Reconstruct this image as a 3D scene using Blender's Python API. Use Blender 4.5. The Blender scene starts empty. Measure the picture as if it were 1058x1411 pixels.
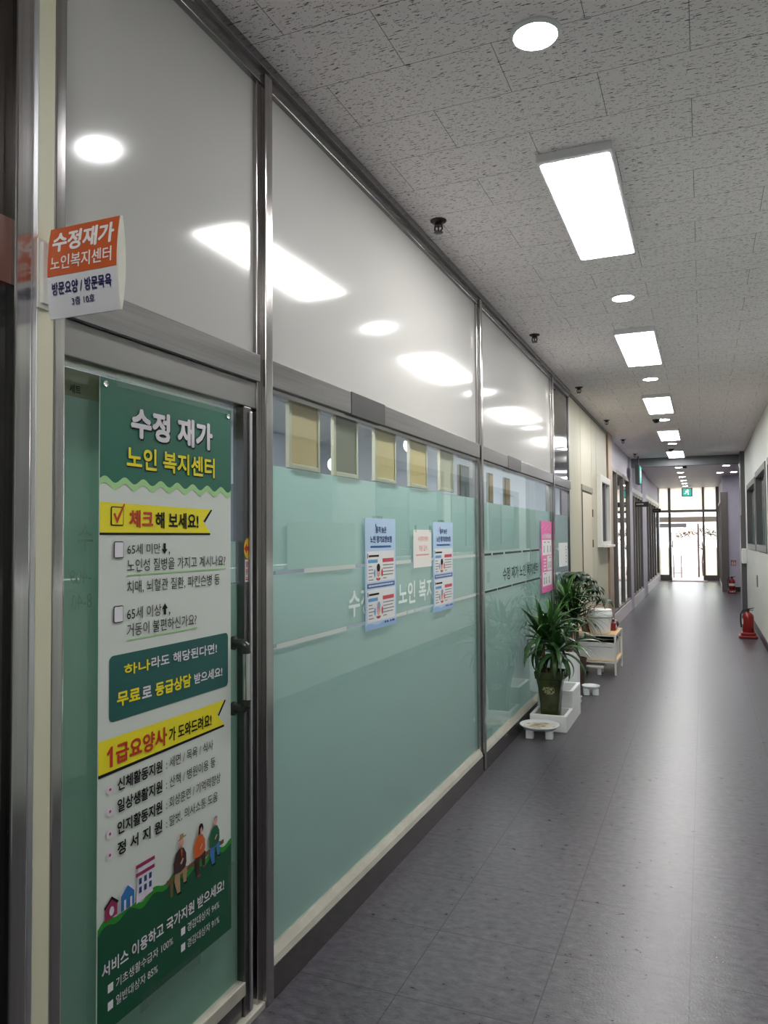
import bpy, bmesh, math, random
from mathutils import Vector, Matrix
from mathutils.geometry import tessellate_polygon
SC = bpy.context.scene
COL = SC.collection
PI = math.pi

# ------------------------------------------------------------------ camera
F, YAW, PITCH, ROLL, CH = 1055.0, 0.394693, 0.032976, -0.006758, 1.52
fwd = Vector((-math.sin(YAW)*math.cos(PITCH), math.cos(YAW)*math.cos(PITCH), math.sin(PITCH)))
rgt = Vector((math.cos(YAW), math.sin(YAW), 0)); up = rgt.cross(fwd)
r2 = math.cos(ROLL)*rgt + math.sin(ROLL)*up
u2 = math.cos(ROLL)*up - math.sin(ROLL)*rgt
cd = bpy.data.cameras.new('camera'); cam = bpy.data.objects.new('camera', cd); COL.objects.link(cam)
cd.sensor_fit = 'VERTICAL'; cd.sensor_height = 36; cd.lens = 36*F/1411
cd.clip_start = 0.02; cd.clip_end = 300
cam.matrix_world = Matrix(((r2.x, u2.x, -fwd.x, 0), (r2.y, u2.y, -fwd.y, 0), (r2.z, u2.z, -fwd.z, CH), (0, 0, 0, 1)))
SC.camera = cam

# ------------------------------------------------------------------ world, light levels, exposure
wd = bpy.data.worlds.new('sky'); SC.world = wd; wd.use_nodes = True
bg = wd.node_tree.nodes['Background']; bg.inputs[0].default_value = (0.93, 0.97, 1.0, 1); bg.inputs[1].default_value = 4.8
PANEL_E, DOWN_E, OFFICE_E, SHOP_E = 24.5, 110.0, 27.0, 12.0
vs = SC.view_settings
vs.view_transform = 'Standard'; vs.look = 'None'; vs.exposure = 0.44; vs.gamma = 1.0; vs.use_curve_mapping = False
SC.cycles.use_denoising = True
SC.cycles.max_bounces = 14; SC.cycles.diffuse_bounces = 9; SC.cycles.glossy_bounces = 5; SC.cycles.transmission_bounces = 6; SC.cycles.transparent_max_bounces = 24
SC.cycles.sample_clamp_indirect = 6.0

# ------------------------------------------------------------------ materials
def lin(r, g, b):
    f = lambda c: (c/255/12.92) if c/255 <= 0.04045 else ((c/255+0.055)/1.055)**2.4
    return (f(r), f(g), f(b), 1)
MATS = {}
def mat(name, col=None, rough=0.5, metal=0.0, spec=0.5, coat=0.0, emit=None, es=0.0, bump=None):
    if name in MATS: return MATS[name]
    m = bpy.data.materials.new(name); m.use_nodes = True; MATS[name] = m
    nt = m.node_tree; b = nt.nodes['Principled BSDF']
    b.inputs['Base Color'].default_value = col or (0.5, 0.5, 0.5, 1)
    b.inputs['Roughness'].default_value = rough; b.inputs['Metallic'].default_value = metal
    b.inputs['Specular IOR Level'].default_value = spec
    b.inputs['Coat Weight'].default_value = coat; b.inputs['Coat Roughness'].default_value = 0.06
    if emit:
        b.inputs['Emission Color'].default_value = emit; b.inputs['Emission Strength'].default_value = es
    if bump:
        sc, st = bump
        g = nt.nodes.new('ShaderNodeNewGeometry'); mp = nt.nodes.new('ShaderNodeMapping')
        mp.inputs['Scale'].default_value = sc
        n = nt.nodes.new('ShaderNodeTexNoise'); n.inputs['Scale'].default_value = 1.0; n.inputs['Detail'].default_value = 3
        bp = nt.nodes.new('ShaderNodeBump'); bp.inputs['Strength'].default_value = st; bp.inputs['Distance'].default_value = 0.002
        L = nt.links.new
        L(g.outputs['Position'], mp.inputs['Vector']); L(mp.outputs['Vector'], n.inputs['Vector'])
        L(n.outputs['Fac'], bp.inputs['Height']); L(bp.outputs['Normal'], b.inputs['Normal'])
    return m
def noise_mix(name, c1, c2, scale, rough, detail=5, metal=0.0, rvar=0.0, lo=0.35, hi=0.65, spec=0.5):
    m = mat(name, c1, rough, metal, spec); nt = m.node_tree; b = nt.nodes['Principled BSDF']; L = nt.links.new
    g = nt.nodes.new('ShaderNodeNewGeometry'); mp = nt.nodes.new('ShaderNodeMapping'); mp.inputs['Scale'].default_value = scale
    n = nt.nodes.new('ShaderNodeTexNoise'); n.inputs['Scale'].default_value = 1; n.inputs['Detail'].default_value = detail; n.inputs['Roughness'].default_value = 0.65
    r = nt.nodes.new('ShaderNodeValToRGB'); r.color_ramp.elements[0].position = lo; r.color_ramp.elements[1].position = hi
    r.color_ramp.elements[0].color = c1; r.color_ramp.elements[1].color = c2
    L(g.outputs['Position'], mp.inputs['Vector']); L(mp.outputs['Vector'], n.inputs['Vector']); L(n.outputs['Fac'], r.inputs['Fac']); L(r.outputs['Color'], b.inputs['Base Color'])
    if rvar:
        mr = nt.nodes.new('ShaderNodeMapRange'); mr.inputs['To Min'].default_value = rough-rvar; mr.inputs['To Max'].default_value = rough+rvar
        L(n.outputs['Fac'], mr.inputs['Value']); L(mr.outputs['Result'], b.inputs['Roughness'])
    return m

steel = noise_mix('brushed_steel', (0.42, 0.40, 0.395, 1), (0.52, 0.50, 0.49, 1), (60, 60, 1.2), 0.17, 4, 1.0, 0.05)
steel_h = noise_mix('brushed_steel_header', (0.27, 0.255, 0.26, 1), (0.34, 0.325, 0.33, 1), (60, 1.2, 60), 0.22, 4, 1.0, 0.05)
steel_d = mat('dark_steel', (0.17, 0.165, 0.165, 1), 0.3, 1.0)
steel_m = mat('mill_aluminium', (0.62, 0.62, 0.64, 1), 0.32, 1.0)
base_steel = noise_mix('scuffed_base_steel', (0.12, 0.11, 0.115, 1), (0.17, 0.16, 0.16, 1), (9, 9, 14), 0.2, 5, 0.7, 0.06)
frame_grey = mat('grey_frame', lin(92, 92, 92), 0.4, 0.2)
mull = mat('brown_grey_mullion', lin(112, 106, 102), 0.35, 0.3)
white_panel = mat('gloss_white_panel', (0.56, 0.55, 0.53, 1), 0.10, 0, 0.5, 0.3)
cream = noise_mix('cream_panel', lin(184, 180, 160), lin(193, 189, 170), (25, 25, 1.5), 0.5)
cream_strip = mat('cream_strip', lin(214, 211, 186), 0.45)
tan_post = mat('tan_wood_post', lin(160, 138, 120), 0.5)
lilac = noise_mix('lilac_paint', lin(188, 183, 195), lin(194, 189, 200), (6, 6, 6), 0.6)
white_wall = noise_mix('white_wall_paint', lin(206, 210, 205), lin(213, 217, 212), (5, 5, 5), 0.6)
black_base = mat('black_baseboard', lin(40, 38, 38), 0.4)
white_pl = mat('white_plastic', lin(226, 228, 228), 0.35)
white_metal = mat('white_metal', lin(222, 220, 214), 0.35)
styro = mat('styrofoam', lin(232, 233, 232), 0.75, bump=((160, 160, 160), 0.35))
black_pl = mat('black_plastic', lin(24, 23, 24), 0.35)
gunmetal = mat('gunmetal', (0.06, 0.065, 0.06, 1), 0.3, 0.6)
chrome = mat('chrome', (0.75, 0.75, 0.75, 1), 0.12, 1.0)
ink = mat('ink_black', lin(22, 24, 24), 0.6, 0, 0.15)
ink_grey = mat('ink_grey', lin(120, 122, 124), 0.5)
office_wall = mat('office_wall_paint', lin(196, 200, 210), 0.6)
office_ceil = mat('office_ceiling_paint', lin(200, 200, 204), 0.6)
office_floor = noise_mix('office_floor_vinyl', lin(66, 63, 64), lin(84, 80, 80), (4, 4, 4), 0.35)
wood = noise_mix('pale_wood', lin(206, 164, 112), lin(222, 184, 134), (3, 40, 40), 0.45)
dark_glass = mat('dark_gloss', (0.012, 0.011, 0.011, 1), 0.12, 0, 0.5)
red_ext = mat('extinguisher_red', lin(128, 24, 22), 0.3)
brass = mat('old_brass', lin(120, 104, 78), 0.35, 0.9)

def glass_mat(name, tint, refl=1.0):
    m = bpy.data.materials.new(name); m.use_nodes = True; nt = m.node_tree; nt.nodes.clear(); L = nt.links.new
    o = nt.nodes.new('ShaderNodeOutputMaterial'); mx = nt.nodes.new('ShaderNodeMixShader')
    t = nt.nodes.new('ShaderNodeBsdfTransparent'); t.inputs[0].default_value = tint
    g = nt.nodes.new('ShaderNodeBsdfGlossy'); g.inputs['Roughness'].default_value = 0.015; g.inputs['Color'].default_value = (refl, refl, refl, 1)
    fr = nt.nodes.new('ShaderNodeFresnel'); fr.inputs['IOR'].default_value = 1.5
    ge = nt.nodes.new('ShaderNodeNewGeometry'); su = nt.nodes.new('ShaderNodeMath'); su.operation = 'SUBTRACT'; su.inputs[0].default_value = 1; L(ge.outputs['Backfacing'], su.inputs[1])
    mu = nt.nodes.new('ShaderNodeMath'); mu.operation = 'MULTIPLY'; L(fr.outputs[0], mu.inputs[0]); L(su.outputs[0], mu.inputs[1])
    L(mu.outputs[0], mx.inputs[0]); L(t.outputs[0], mx.inputs[1]); L(g.outputs[0], mx.inputs[2]); L(mx.outputs[0], o.inputs[0])
    return m
glass = glass_mat('clear_glass', (0.93, 0.97, 0.955, 1))
shop_glass = glass_mat('shop_glass', (0.75, 0.8, 0.78, 1))
plastic_tape = glass_mat('clear_tape', (0.9, 0.93, 0.92, 1))
def film_mat(name, col, trans=0.45, rough=0.35):
    m = bpy.data.materials.new(name); m.use_nodes = True; nt = m.node_tree; nt.nodes.clear(); L = nt.links.new
    o = nt.nodes.new('ShaderNodeOutputMaterial'); mx = nt.nodes.new('ShaderNodeMixShader'); mx.inputs[0].default_value = trans
    d = nt.nodes.new('ShaderNodeBsdfDiffuse'); d.inputs[0].default_value = col
    t = nt.nodes.new('ShaderNodeBsdfTranslucent'); t.inputs[0].default_value = col
    L(d.outputs[0], mx.inputs[1]); L(t.outputs[0], mx.inputs[2]); L(mx.outputs[0], o.inputs[0])
    return m
film = film_mat('frosted_green_film', lin(194, 210, 207), 0.54)
film_door = film_mat('frosted_door_film', lin(164, 190, 178), 0.5)
film_white = film_mat('frosted_white_film', (0.88, 0.86, 0.78, 1), 0.74)
def emis(name, col, s):
    return mat(name, (0.8, 0.8, 0.8, 1), 0.5, emit=col, es=s)
led = emis('led_diffuser', (1.0, 0.985, 0.955, 1), PANEL_E)
down = emis('downlight_diffuser', (0.98, 0.98, 1.0, 1), DOWN_E)
office_led = emis('office_lamp', (0.97, 0.99, 1.0, 1), OFFICE_E)
shop_led = emis('shop_lamp', (1.0, 0.98, 0.94, 1), SHOP_E)

# floor vinyl: 0.45 m square tiles, mottled grey
def make_floor_mat():
    m = noise_mix('vinyl_tile', (0.030, 0.027, 0.036, 1), (0.135, 0.125, 0.146, 1), (22, 34, 22), 0.30, 9, 0, 0.08, 0.32, 0.78)
    nt = m.node_tree; L = nt.links.new; b = nt.nodes['Principled BSDF']
    g = nt.nodes.new('ShaderNodeNewGeometry'); mp = nt.nodes.new('ShaderNodeMapping'); mp.inputs['Location'].default_value = (0.521, -2.857+4.5, 0)
    br = nt.nodes.new('ShaderNodeTexBrick'); br.offset = 0; br.squash = 1
    for k, v in (('Scale', 1), ('Mortar Size', 0.0026), ('Mortar Smooth', 0.3), ('Bias', 0), ('Brick Width', 0.45), ('Row Height', 0.45)): br.inputs[k].default_value = v
    mx = nt.nodes.new('ShaderNodeMixRGB'); mx.inputs[2].default_value = (0.02, 0.018, 0.02, 1)
    old = b.inputs['Base Color'].links[0].from_socket
    L(g.outputs['Position'], mp.inputs[0]); L(mp.outputs[0], br.inputs['Vector']); L(br.outputs['Fac'], mx.inputs[0]); L(old, mx.inputs[1]); L(mx.outputs[0], b.inputs['Base Color'])
    n = nt.nodes.new('ShaderNodeTexNoise'); n.inputs['Scale'].default_value = 110; n.inputs['Detail'].default_value = 5
    bp = nt.nodes.new('ShaderNodeBump'); bp.inputs['Strength'].default_value = 0.45; bp.inputs['Distance'].default_value = 0.002
    L(g.outputs['Position'], n.inputs['Vector']); L(n.outputs['Fac'], bp.inputs['Height']); L(bp.outputs[0], b.inputs['Normal'])
    return m
# ceiling: 600 x 300 mineral tiles with dark fissures running across the corridor
def make_ceiling_mat():
    m = mat('fissured_ceiling_tile', (0.55, 0.545, 0.54, 1), 0.9, 0, 0.1); nt = m.node_tree; L = nt.links.new; b = nt.nodes['Principled BSDF']
    g = nt.nodes.new('ShaderNodeNewGeometry')
    def mapped(sc, loc=(0, 0, 0)):
        mp = nt.nodes.new('ShaderNodeMapping'); mp.inputs['Scale'].default_value = sc; mp.inputs['Location'].default_value = loc
        L(g.outputs['Position'], mp.inputs[0]); return mp.outputs[0]
    def noise(vec, detail=2):
        n = nt.nodes.new('ShaderNodeTexNoise'); n.inputs['Scale'].default_value = 1; n.inputs['Detail'].default_value = detail
        L(vec, n.inputs['Vector']); return n.outputs['Fac']
    def step(v, lo, hi):
        mr = nt.nodes.new('ShaderNodeMapRange'); mr.inputs['From Min'].default_value = lo; mr.inputs['From Max'].default_value = hi
        L(v, mr.inputs['Value']); return mr.outputs['Result']
    def op(o, a, c):
        n = nt.nodes.new('ShaderNodeMath'); n.operation = o
        L(a, n.inputs[0])
        if hasattr(c, 'node'): L(c, n.inputs[1])
        else: n.inputs[1].default_value = c
        return n.outputs[0]
    fiss = step(noise(mapped((34, 185, 1)), 2), 0.618, 0.66)
    vo = nt.nodes.new('ShaderNodeTexVoronoi'); vo.inputs['Scale'].default_value = 95; L(mapped((1, 1.3, 0.001)), vo.inputs['Vector'])
    dots = step(op('MULTIPLY', vo.outputs['Distance'], -1), -0.24, -0.14)
    dots = op('MULTIPLY', dots, step(noise(mapped((70, 70, 1), (3, 5, 0)), 0), 0.47, 0.52))
    br = nt.nodes.new('ShaderNodeTexBrick'); br.offset = 0.5; br.offset_frequency = 2; br.squash = 1
    for k, v in (('Scale', 1), ('Mortar Size', 0.0014), ('Mortar Smooth', 0.2), ('Bias', 0), ('Brick Width', 0.6), ('Row Height', 0.3)): br.inputs[k].default_value = v
    L(mapped((1, 1, 1), (0.31, -2.397+6.0, 0)), br.inputs['Vector'])
    tot = op('MAXIMUM', op('MAXIMUM', op('MULTIPLY', fiss, 0.95), op('MULTIPLY', dots, 0.95)), op('MULTIPLY', br.outputs['Fac'], 0.75))
    mx = nt.nodes.new('ShaderNodeMixRGB'); L(tot, mx.inputs[0]); mx.inputs[1].default_value = (0.89, 0.835, 0.84, 1); mx.inputs[2].default_value = (0.035, 0.03, 0.03, 1)
    L(mx.outputs[0], b.inputs['Base Color'])
    return m
floor_m = make_floor_mat(); ceil_m = make_ceiling_mat()
lobby_ceil = mat('lobby_ceiling_board', lin(205, 196, 200), 0.5)

# ------------------------------------------------------------------ object helpers
WL = {}
def tag(o, label=None, cat=None, group=None, kind=None):
    if label: o['label'] = label
    if cat: o['category'] = cat
    if group: o['group'] = group
    if kind: o['kind'] = kind
    return o
def empty(name, loc, label, cat, group=None, kind=None, parent=None):
    o = bpy.data.objects.new(name, None); o.empty_display_size = 0.05; COL.objects.link(o)
    w = Vector(loc); p = WL.get(parent.name) if parent else Vector()
    o.location = w - p if parent else w
    if parent: o.parent = parent
    WL[o.name] = w
    return tag(o, label, cat, group, kind)
class MB:
    def __init__(s): s.b = bmesh.new()
    def box(s, x0, x1, y0, y1, z0, z1, bev=0.0, seg=2):
        t = bmesh.new(); bmesh.ops.create_cube(t, size=1)
        for v in t.verts: v.co = Vector(((x0+x1)/2+v.co.x*(x1-x0), (y0+y1)/2+v.co.y*(y1-y0), (z0+z1)/2+v.co.z*(z1-z0)))
        if bev: bmesh.ops.bevel(t, geom=list(t.edges), offset=bev, segments=seg, affect='EDGES', profile=0.5)
        return s.join(t)
    def join(s, t):
        me = bpy.data.meshes.new('tmp'); t.to_mesh(me); t.free(); s.b.from_mesh(me); bpy.data.meshes.remove(me); return s
    def lathe(s, prof, c, n=32, axis='z', scale=(1, 1)):
        b = s.b; rings = []
        for r, h in prof:
            ring = []
            for k in range(n):
                a = 2*PI*k/n; p = (r*math.cos(a)*scale[0], r*math.sin(a)*scale[1], h)
                if axis == 'x': p = (p[2], p[0], p[1])
                if axis == 'y': p = (p[0], p[2], p[1])
                ring.append(b.verts.new(Vector(c)+Vector(p)))
            rings.append(ring)
        for A, B in zip(rings, rings[1:]):
            for k in range(n): b.faces.new((A[k], A[(k+1) % n], B[(k+1) % n], B[k]))
        if prof[0][0] > 1e-6: b.faces.new(rings[0][::-1])
        if prof[-1][0] > 1e-6: b.faces.new(rings[-1])
        return s
    def tube(s, pts, r, n=10, cap=True):
        b = s.b; pts = [Vector(p) for p in pts]; rs = r if isinstance(r, (list, tuple)) else [r]*len(pts); rings = []
        ref = Vector((0, 0, 1))
        for i, p in enumerate(pts):
            d = (pts[min(i+1, len(pts)-1)]-pts[max(i-1, 0)]).normalized()
            if abs(d.dot(ref)) > 0.95: ref = Vector((0, 1, 0)) if abs(d.y) < 0.9 else Vector((1, 0, 0))
            a = d.cross(ref).normalized(); c = d.cross(a).normalized()
            rings.append([b.verts.new(p+rs[i]*(math.cos(2*PI*k/n)*a+math.sin(2*PI*k/n)*c)) for k in range(n)])
        for A, B in zip(rings, rings[1:]):
            for k in range(n): b.faces.new((A[k], A[(k+1) % n], B[(k+1) % n], B[k]))
        if cap: b.faces.new(rings[0][::-1]); b.faces.new(rings[-1])
        return s
    def prism(s, pts, d):                     # planar polygon pts (3D) extruded by vector d
        b = s.b; d = Vector(d); A = [b.verts.new(Vector(p)) for p in pts]; B = [b.verts.new(Vector(p)+d) for p in pts]; n = len(pts)
        b.faces.new(A[::-1]); b.faces.new(B)
        for k in range(n): b.faces.new((A[k], A[(k+1) % n], B[(k+1) % n], B[k]))
        return s
    def leaf(s, p, az, el, L, w, droop, n=7, vee=0.25, xmin=None, twist=0.0):
        b = s.b; p = Vector(p); prev = None; st = L/n
        for i in range(n+1):
            t = i/n; e = el-droop*t**1.4
            d = Vector((math.cos(az)*math.cos(e), math.sin(az)*math.cos(e), math.sin(e)))
            if i: p = p+d*st
            sd = Vector((-math.sin(az), math.cos(az), 0)); nn = d.cross(sd)*-1
            sd = (sd*math.cos(twist)+nn*math.sin(twist))
            ww = w*0.5*(min(1, 0.35+t*3.2))*max(0.02, (1-t**2.6))
            row = [p-sd*ww+nn*ww*vee, p, p+sd*ww+nn*ww*vee]
            if xmin is not None: row = [Vector((max(q.x, xmin), q.y, q.z)) for q in row]
            row = [b.verts.new(q) for q in row]
            if prev:
                for k in (0, 1): b.faces.new((prev[k], prev[k+1], row[k+1], row[k]))
            prev = row
        return s
    def build(s, name, m, parent=None, loc=None, smooth=False, **kw):
        bmesh.ops.recalc_face_normals(s.b, faces=list(s.b.faces))
        me = bpy.data.meshes.new(name); o = bpy.data.objects.new(name, me); COL.objects.link(o)
        if parent is not None: base = WL[parent.name]; o.parent = parent
        else:
            base = Vector(loc) if loc else Vector()
            o.location = base
        WL[o.name] = base.copy()
        for v in s.b.verts: v.co -= base
        s.b.to_mesh(me); s.b.free(); me.materials.append(m)
        if smooth:
            for f in me.polygons: f.use_smooth = True
            md = None
            try: me.set_sharp_from_angle(angle=math.radians(40))
            except Exception: pass
        return tag(o, **kw)
def dup(root, loc, label=None, group=None):
    r = root.copy(); COL.objects.link(r); r.location = loc; WL[r.name] = Vector(loc)
    if label: r['label'] = label
    if group: r['group'] = group
    for ch in list(root.children):
        c = ch.copy(); COL.objects.link(c); c.parent = r; WL[c.name] = Vector(loc)
        for g in list(ch.children):
            d = g.copy(); COL.objects.link(d); d.parent = c; WL[d.name] = Vector(loc)
    return r
def struct(name, mb, m, label, cat='wall', **k):
    return mb.build(name, m, label=label, cat=cat, kind='structure', **k)

# flat printed artwork: shapes in (u, v) put on a surface by a function, one mesh per named part
GLYPHS = {}
class Art:
    def __init__(s, place, parent): s.place = place; s.parent = parent; s.parts = {}
    def bm(s, part, m):
        if part.endswith('+'): s.n = getattr(s, 'n', 0)+1; return s.parts.setdefault((part[:-1], s.n), (bmesh.new(), m))[0]
        return s.parts.setdefault((part, m.name), (bmesh.new(), m))[0]
    def poly(s, part, m, pts, lv=1):
        b = s.bm(part, m); vs_ = [b.verts.new(s.place(u, v, lv)) for u, v in pts]
        if len(pts) == 3: b.faces.new(vs_); return
        for t in tessellate_polygon([[Vector((u, v, 0)) for u, v in pts]]): b.faces.new([vs_[k] for k in t])
    def rect(s, part, m, u0, u1, v0, v1, lv=1): s.poly(part, m, [(u0, v0), (u1, v0), (u1, v1), (u0, v1)], lv)
    def rrect(s, part, m, u0, u1, v0, v1, r, lv=1):
        pts = []
        for cx, cy, a0 in ((u1-r, v0+r, -90), (u1-r, v1-r, 0), (u0+r, v1-r, 90), (u0+r, v0+r, 180)):
            for k in range(5): a = math.radians(a0+k*22.5); pts.append((cx+r*math.cos(a), cy+r*math.sin(a)))
        s.poly(part, m, pts, lv)
    def disc(s, part, m, u, v, ru, rv=None, lv=1, n=20, a0=0, a1=2*PI):
        rv = rv or ru; s.poly(part, m, [(u+ru*math.cos(a0+(a1-a0)*k/n), v+rv*math.sin(a0+(a1-a0)*k/n)) for k in range(n if a1-a0 > 6.2 else n+1)], lv)
    def text(s, part, m, string, u0, u1, v0, v1, lv=2, bold=0.0, flip=False, shear=0.0):
        if string not in GLYPHS:
            cu = bpy.data.curves.new('lettering', 'FONT'); cu.body = string; cu.size = 1; cu.resolution_u = 3
            ob = bpy.data.objects.new('lettering', cu); COL.objects.link(ob)
            bpy.context.view_layer.update()
            me = bpy.data.meshes.new_from_object(ob.evaluated_get(bpy.context.evaluated_depsgraph_get()))
            bpy.data.objects.remove(ob); bpy.data.curves.remove(cu)
            co = [(v.co.x, v.co.y) for v in me.vertices]; xs = [c[0] for c in co]; ys = [c[1] for c in co]
            x0, x1, y0, y1 = min(xs), max(xs), min(ys), max(ys)
            GLYPHS[string] = ([((x-x0)/max(1e-6, x1-x0), (y-y0)/max(1e-6, y1-y0)) for x, y in co], [tuple(p.vertices) for p in me.polygons], max(1e-6, y1-y0))
            bpy.data.meshes.remove(me)
        co, fs, hh = GLYPHS[string]
        d = bold*(v1-v0)/hh; b = s.bm(part+'+', m)
        offs = [(0, 0)] if bold < 0.008 else [(d*math.cos(k*PI/3), d*math.sin(k*PI/3)) for k in range(6)]+([(0, 0)] if bold > 0.02 else [])
        for q, (du, dv) in enumerate(offs):
            vv = [b.verts.new(s.place(u0+d+(1-x if flip else x)*(u1-u0-2*d)+du, v0+d+y*(v1-v0-2*d)+dv, lv+0.13*q)) for x, y in co]
            for f in fs:
                try: b.faces.new([vv[k] for k in f])
                except ValueError: pass
    def finish(s):
        for (part, _), (b, m) in s.parts.items():
            me = bpy.data.meshes.new(part); base = WL[s.parent.name]
            for v in b.verts: v.co -= base
            b.to_mesh(me); b.free(); me.materials.append(m)
            o = bpy.data.objects.new(part, me); COL.objects.link(o); o.parent = s.parent; WL[o.name] = base.copy()
def on_x(X, d=0.0005): return lambda u, v, lv: Vector((X+lv*d, u, v))
def on_xm(X, d=0.0005): return lambda u, v, lv: Vector((X-lv*d, u, v))
def on_y(Y, d=0.001): return lambda u, v, lv: Vector((u, Y-lv*d, v))

XF, XP, CZ = -1.33, -1.362, 3.13
# ------------------------------------------------------------------ setting: floor, ceiling, right wall
struct('floor', MB().box(-1.75, 2.2, -6.2, 27.95, -0.12, 0), floor_m, 'dark grey mottled vinyl tile floor of the corridor', 'floor')
struct('ceiling', MB().box(-1.40, 2.2, -6.2, 16.8, CZ, CZ+0.12), ceil_m, 'grey fissured mineral tile ceiling over the corridor', 'ceiling')
struct('ceiling_lobby', MB().box(-1.75, 2.2, 16.8, 27.95, CZ, CZ+0.12), lobby_ceil, 'smooth ceiling of the far lobby beyond the beam', 'ceiling')
struct('trim_1', MB().box(-1.40, 0.74, 16.8, 16.95, 2.95, CZ, 0.004), mat('beam_grey', lin(112, 114, 118), 0.6), 'grey ceiling beam crossing the corridor before the lobby', 'beam')
struct('wall_back', MB().box(-1.5, 0.9, -6.2, -6.05, 0, CZ), white_wall, 'white wall closing the corridor behind the camera')
XR = 0.755
wins = [(13.15, 15.5, 1.27, 2.42), (10.95, 13.0, 1.28, 2.47), (8.1, 10.6, 1.28, 2.47), (4.6, 7.1, 1.28, 2.47), (1.2, 3.7, 1.28, 2.47)]
b = MB()
b.box(XR, XR+0.12, -6.2, 16.2, 0, 1.27); b.box(XR, XR+0.12, -6.2, 16.2, 2.47, CZ)
ys = [-6.2]+[v for w in sorted(wins) for v in w[:2]]+[16.2]
for i in range(0, len(ys), 2): b.box(XR, XR+0.12, ys[i], ys[i+1], 1.27, 2.47)
b.box(XR, XR+0.12, 13.15, 15.5, 2.42, 2.47)
struct('wall_right', b, white_wall, 'long white painted wall along the right of the corridor')
struct('baseboard_right', MB().box(XR-0.012, XR, -6.2, 16.2, 0, 0.10), black_base, 'black baseboard along the white right wall', 'baseboard')
pane_up = mat('window_pane_white', lin(150, 152, 152), 0.15); pane_lo = mat('window_pane_teal', lin(96, 128, 126), 0.15)
wl = ['grey framed window in right wall, farthest from the camera', 'grey framed window in right wall, next before the farthest one',
      'grey framed window at right edge of the photo, only its frame showing']
for i, (y0, y1, z0, z1) in enumerate(wins[:3]):
    w = empty('window_%d' % (i+4), (XR, (y0+y1)/2, z0), wl[i], 'window', kind='structure')
    f = MB(); t = 0.09
    f.box(XR-0.012, XR+0.10, y0, y0+t, z0, z1, 0.003); f.box(XR-0.012, XR+0.10, y1-t, y1, z0, z1, 0.003)
    f.box(XR-0.012, XR+0.10, y0+t, y1-t, z0, z0+t, 0.003); f.box(XR-0.012, XR+0.10, y0+t, y1-t, z1-t, z1, 0.003)
    f.box(XR+0.05, XR+0.10, (y0+y1)/2-0.03, (y0+y1)/2+0.03, z0+t, z1-t, 0.003)
    f.build('window_frame', frame_grey, w)
    zm = z0+0.52*(z1-z0)
    MB().box(XR+0.075, XR+0.082, y0+t, y1-t, zm, z1-t).build('upper_pane', pane_up, w)
    MB().box(XR+0.075, XR+0.082, y0+t, y1-t, z0+t, zm).build('lower_pane', pane_lo, w)
for i, (y0, y1, z0, z1) in enumerate(wins[3:]):
    struct('window_%d' % (i+7), MB().box(XR+0.06, XR+0.07, y0, y1, z0, z1), pane_up, 'window in right wall beside or behind the camera', 'window')
# end of the right wall and the lobby recess
struct('trim_2', MB().box(0.665, XR+0.12, 16.205, 16.85, 0, 1.9, 0.004).box(0.68, XR+0.12, 16.205, 16.85, 1.9, CZ, 0.004), mat('column_grey', lin(92, 90, 92), 0.4, 0.3), 'dark grey column at the end of the white right wall', 'column')
struct('wall_lobby_purple', MB().box(0.50, 2.2, 22.7, 22.85, 0, CZ), lilac, 'lilac wall facing the camera behind the far fire extinguisher')
struct('baseboard_lobby', MB().box(0.72, 2.1, 22.685, 22.7, 0, 0.12), black_base, 'black baseboard below the lilac wall', 'baseboard')
struct('wall_lobby_side', MB().box(2.1, 2.2, 16.4, 22.7, 0, CZ).box(XR+0.12, 2.2, 16.2, 16.4, 0, CZ), lilac, 'lilac side wall of the lobby recess')
struct('wall_lobby_right', MB().box(0.50, 0.62, 22.85, 27.8, 2.55, CZ).box(0.50, 0.62, 22.85, 27.8, 0, 0.12), lilac, 'lilac wall band above the right hand shop front near the exit')

# ------------------------------------------------------------------ left partition: steel and glass shop front
struct('trim_3', MB().box(-1.45, XF+0.004, 1.176, 1.219, 0, CZ, 0.004), steel, 'polished steel column at left edge beside the cream strip', 'post')
struct('trim_4', MB().box(-1.44, XF+0.003, 1.219, 1.234, 0, CZ, 0.002), steel_m, 'thin aluminium strip between steel column and cream strip', 'strip')
struct('wall_left', MB().box(-1.44, XF, 1.234, 1.283, 0, CZ, 0.002), cream_strip, 'narrow cream painted wall strip left of the glass door')
struct('trim_5', MB().box(-1.42, XF+0.002, 1.283, 1.315, 0, CZ, 0.004), steel, 'slim steel jamb left of the glass door', 'post')
dk = empty('door_2', (-1.36, 0.3, 0), 'dark bronze panelled door at extreme left edge of the photo', 'door', kind='structure')
MB().box(-1.42, XF-0.012, -1.2, 1.176, 0, 2.06).build('door_panel', dark_glass, dk)
MB().box(-1.42, XF-0.012, -1.2, 1.176, 2.20, CZ).build('upper_panel', mat('bronze_panel', (0.05, 0.042, 0.036, 1), 0.25, 0.5), dk)
MB().box(-1.42, XF-0.010, -1.2, 1.176, 2.06, 2.20).build('header_board', mat('red_brown_board', lin(120, 84, 76), 0.3), dk)
struct('wall_left_near', MB().box(-1.5, -1.40, -6.2, -1.2, 0, CZ), white_wall, 'white wall on the left behind the camera')
posts = [(2.183, 2.228, 'steel post between the glass door and the first large window'), (4.865, 4.91, 'steel post between the two large frosted windows'), (7.50, 7.545, 'steel post behind the plants at the far end of the pink poster')]
for i, (y0, y1, lb) in enumerate(posts):
    b = MB().box(-1.41, XF, y0, y1, 0, 3.085, 0.003)
    b.box(-1.41, XF-0.018, y0-0.028, y0, 0, 3.06, 0.002)
    struct('trim_%d' % (6+i), b, steel, lb, 'post')
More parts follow.
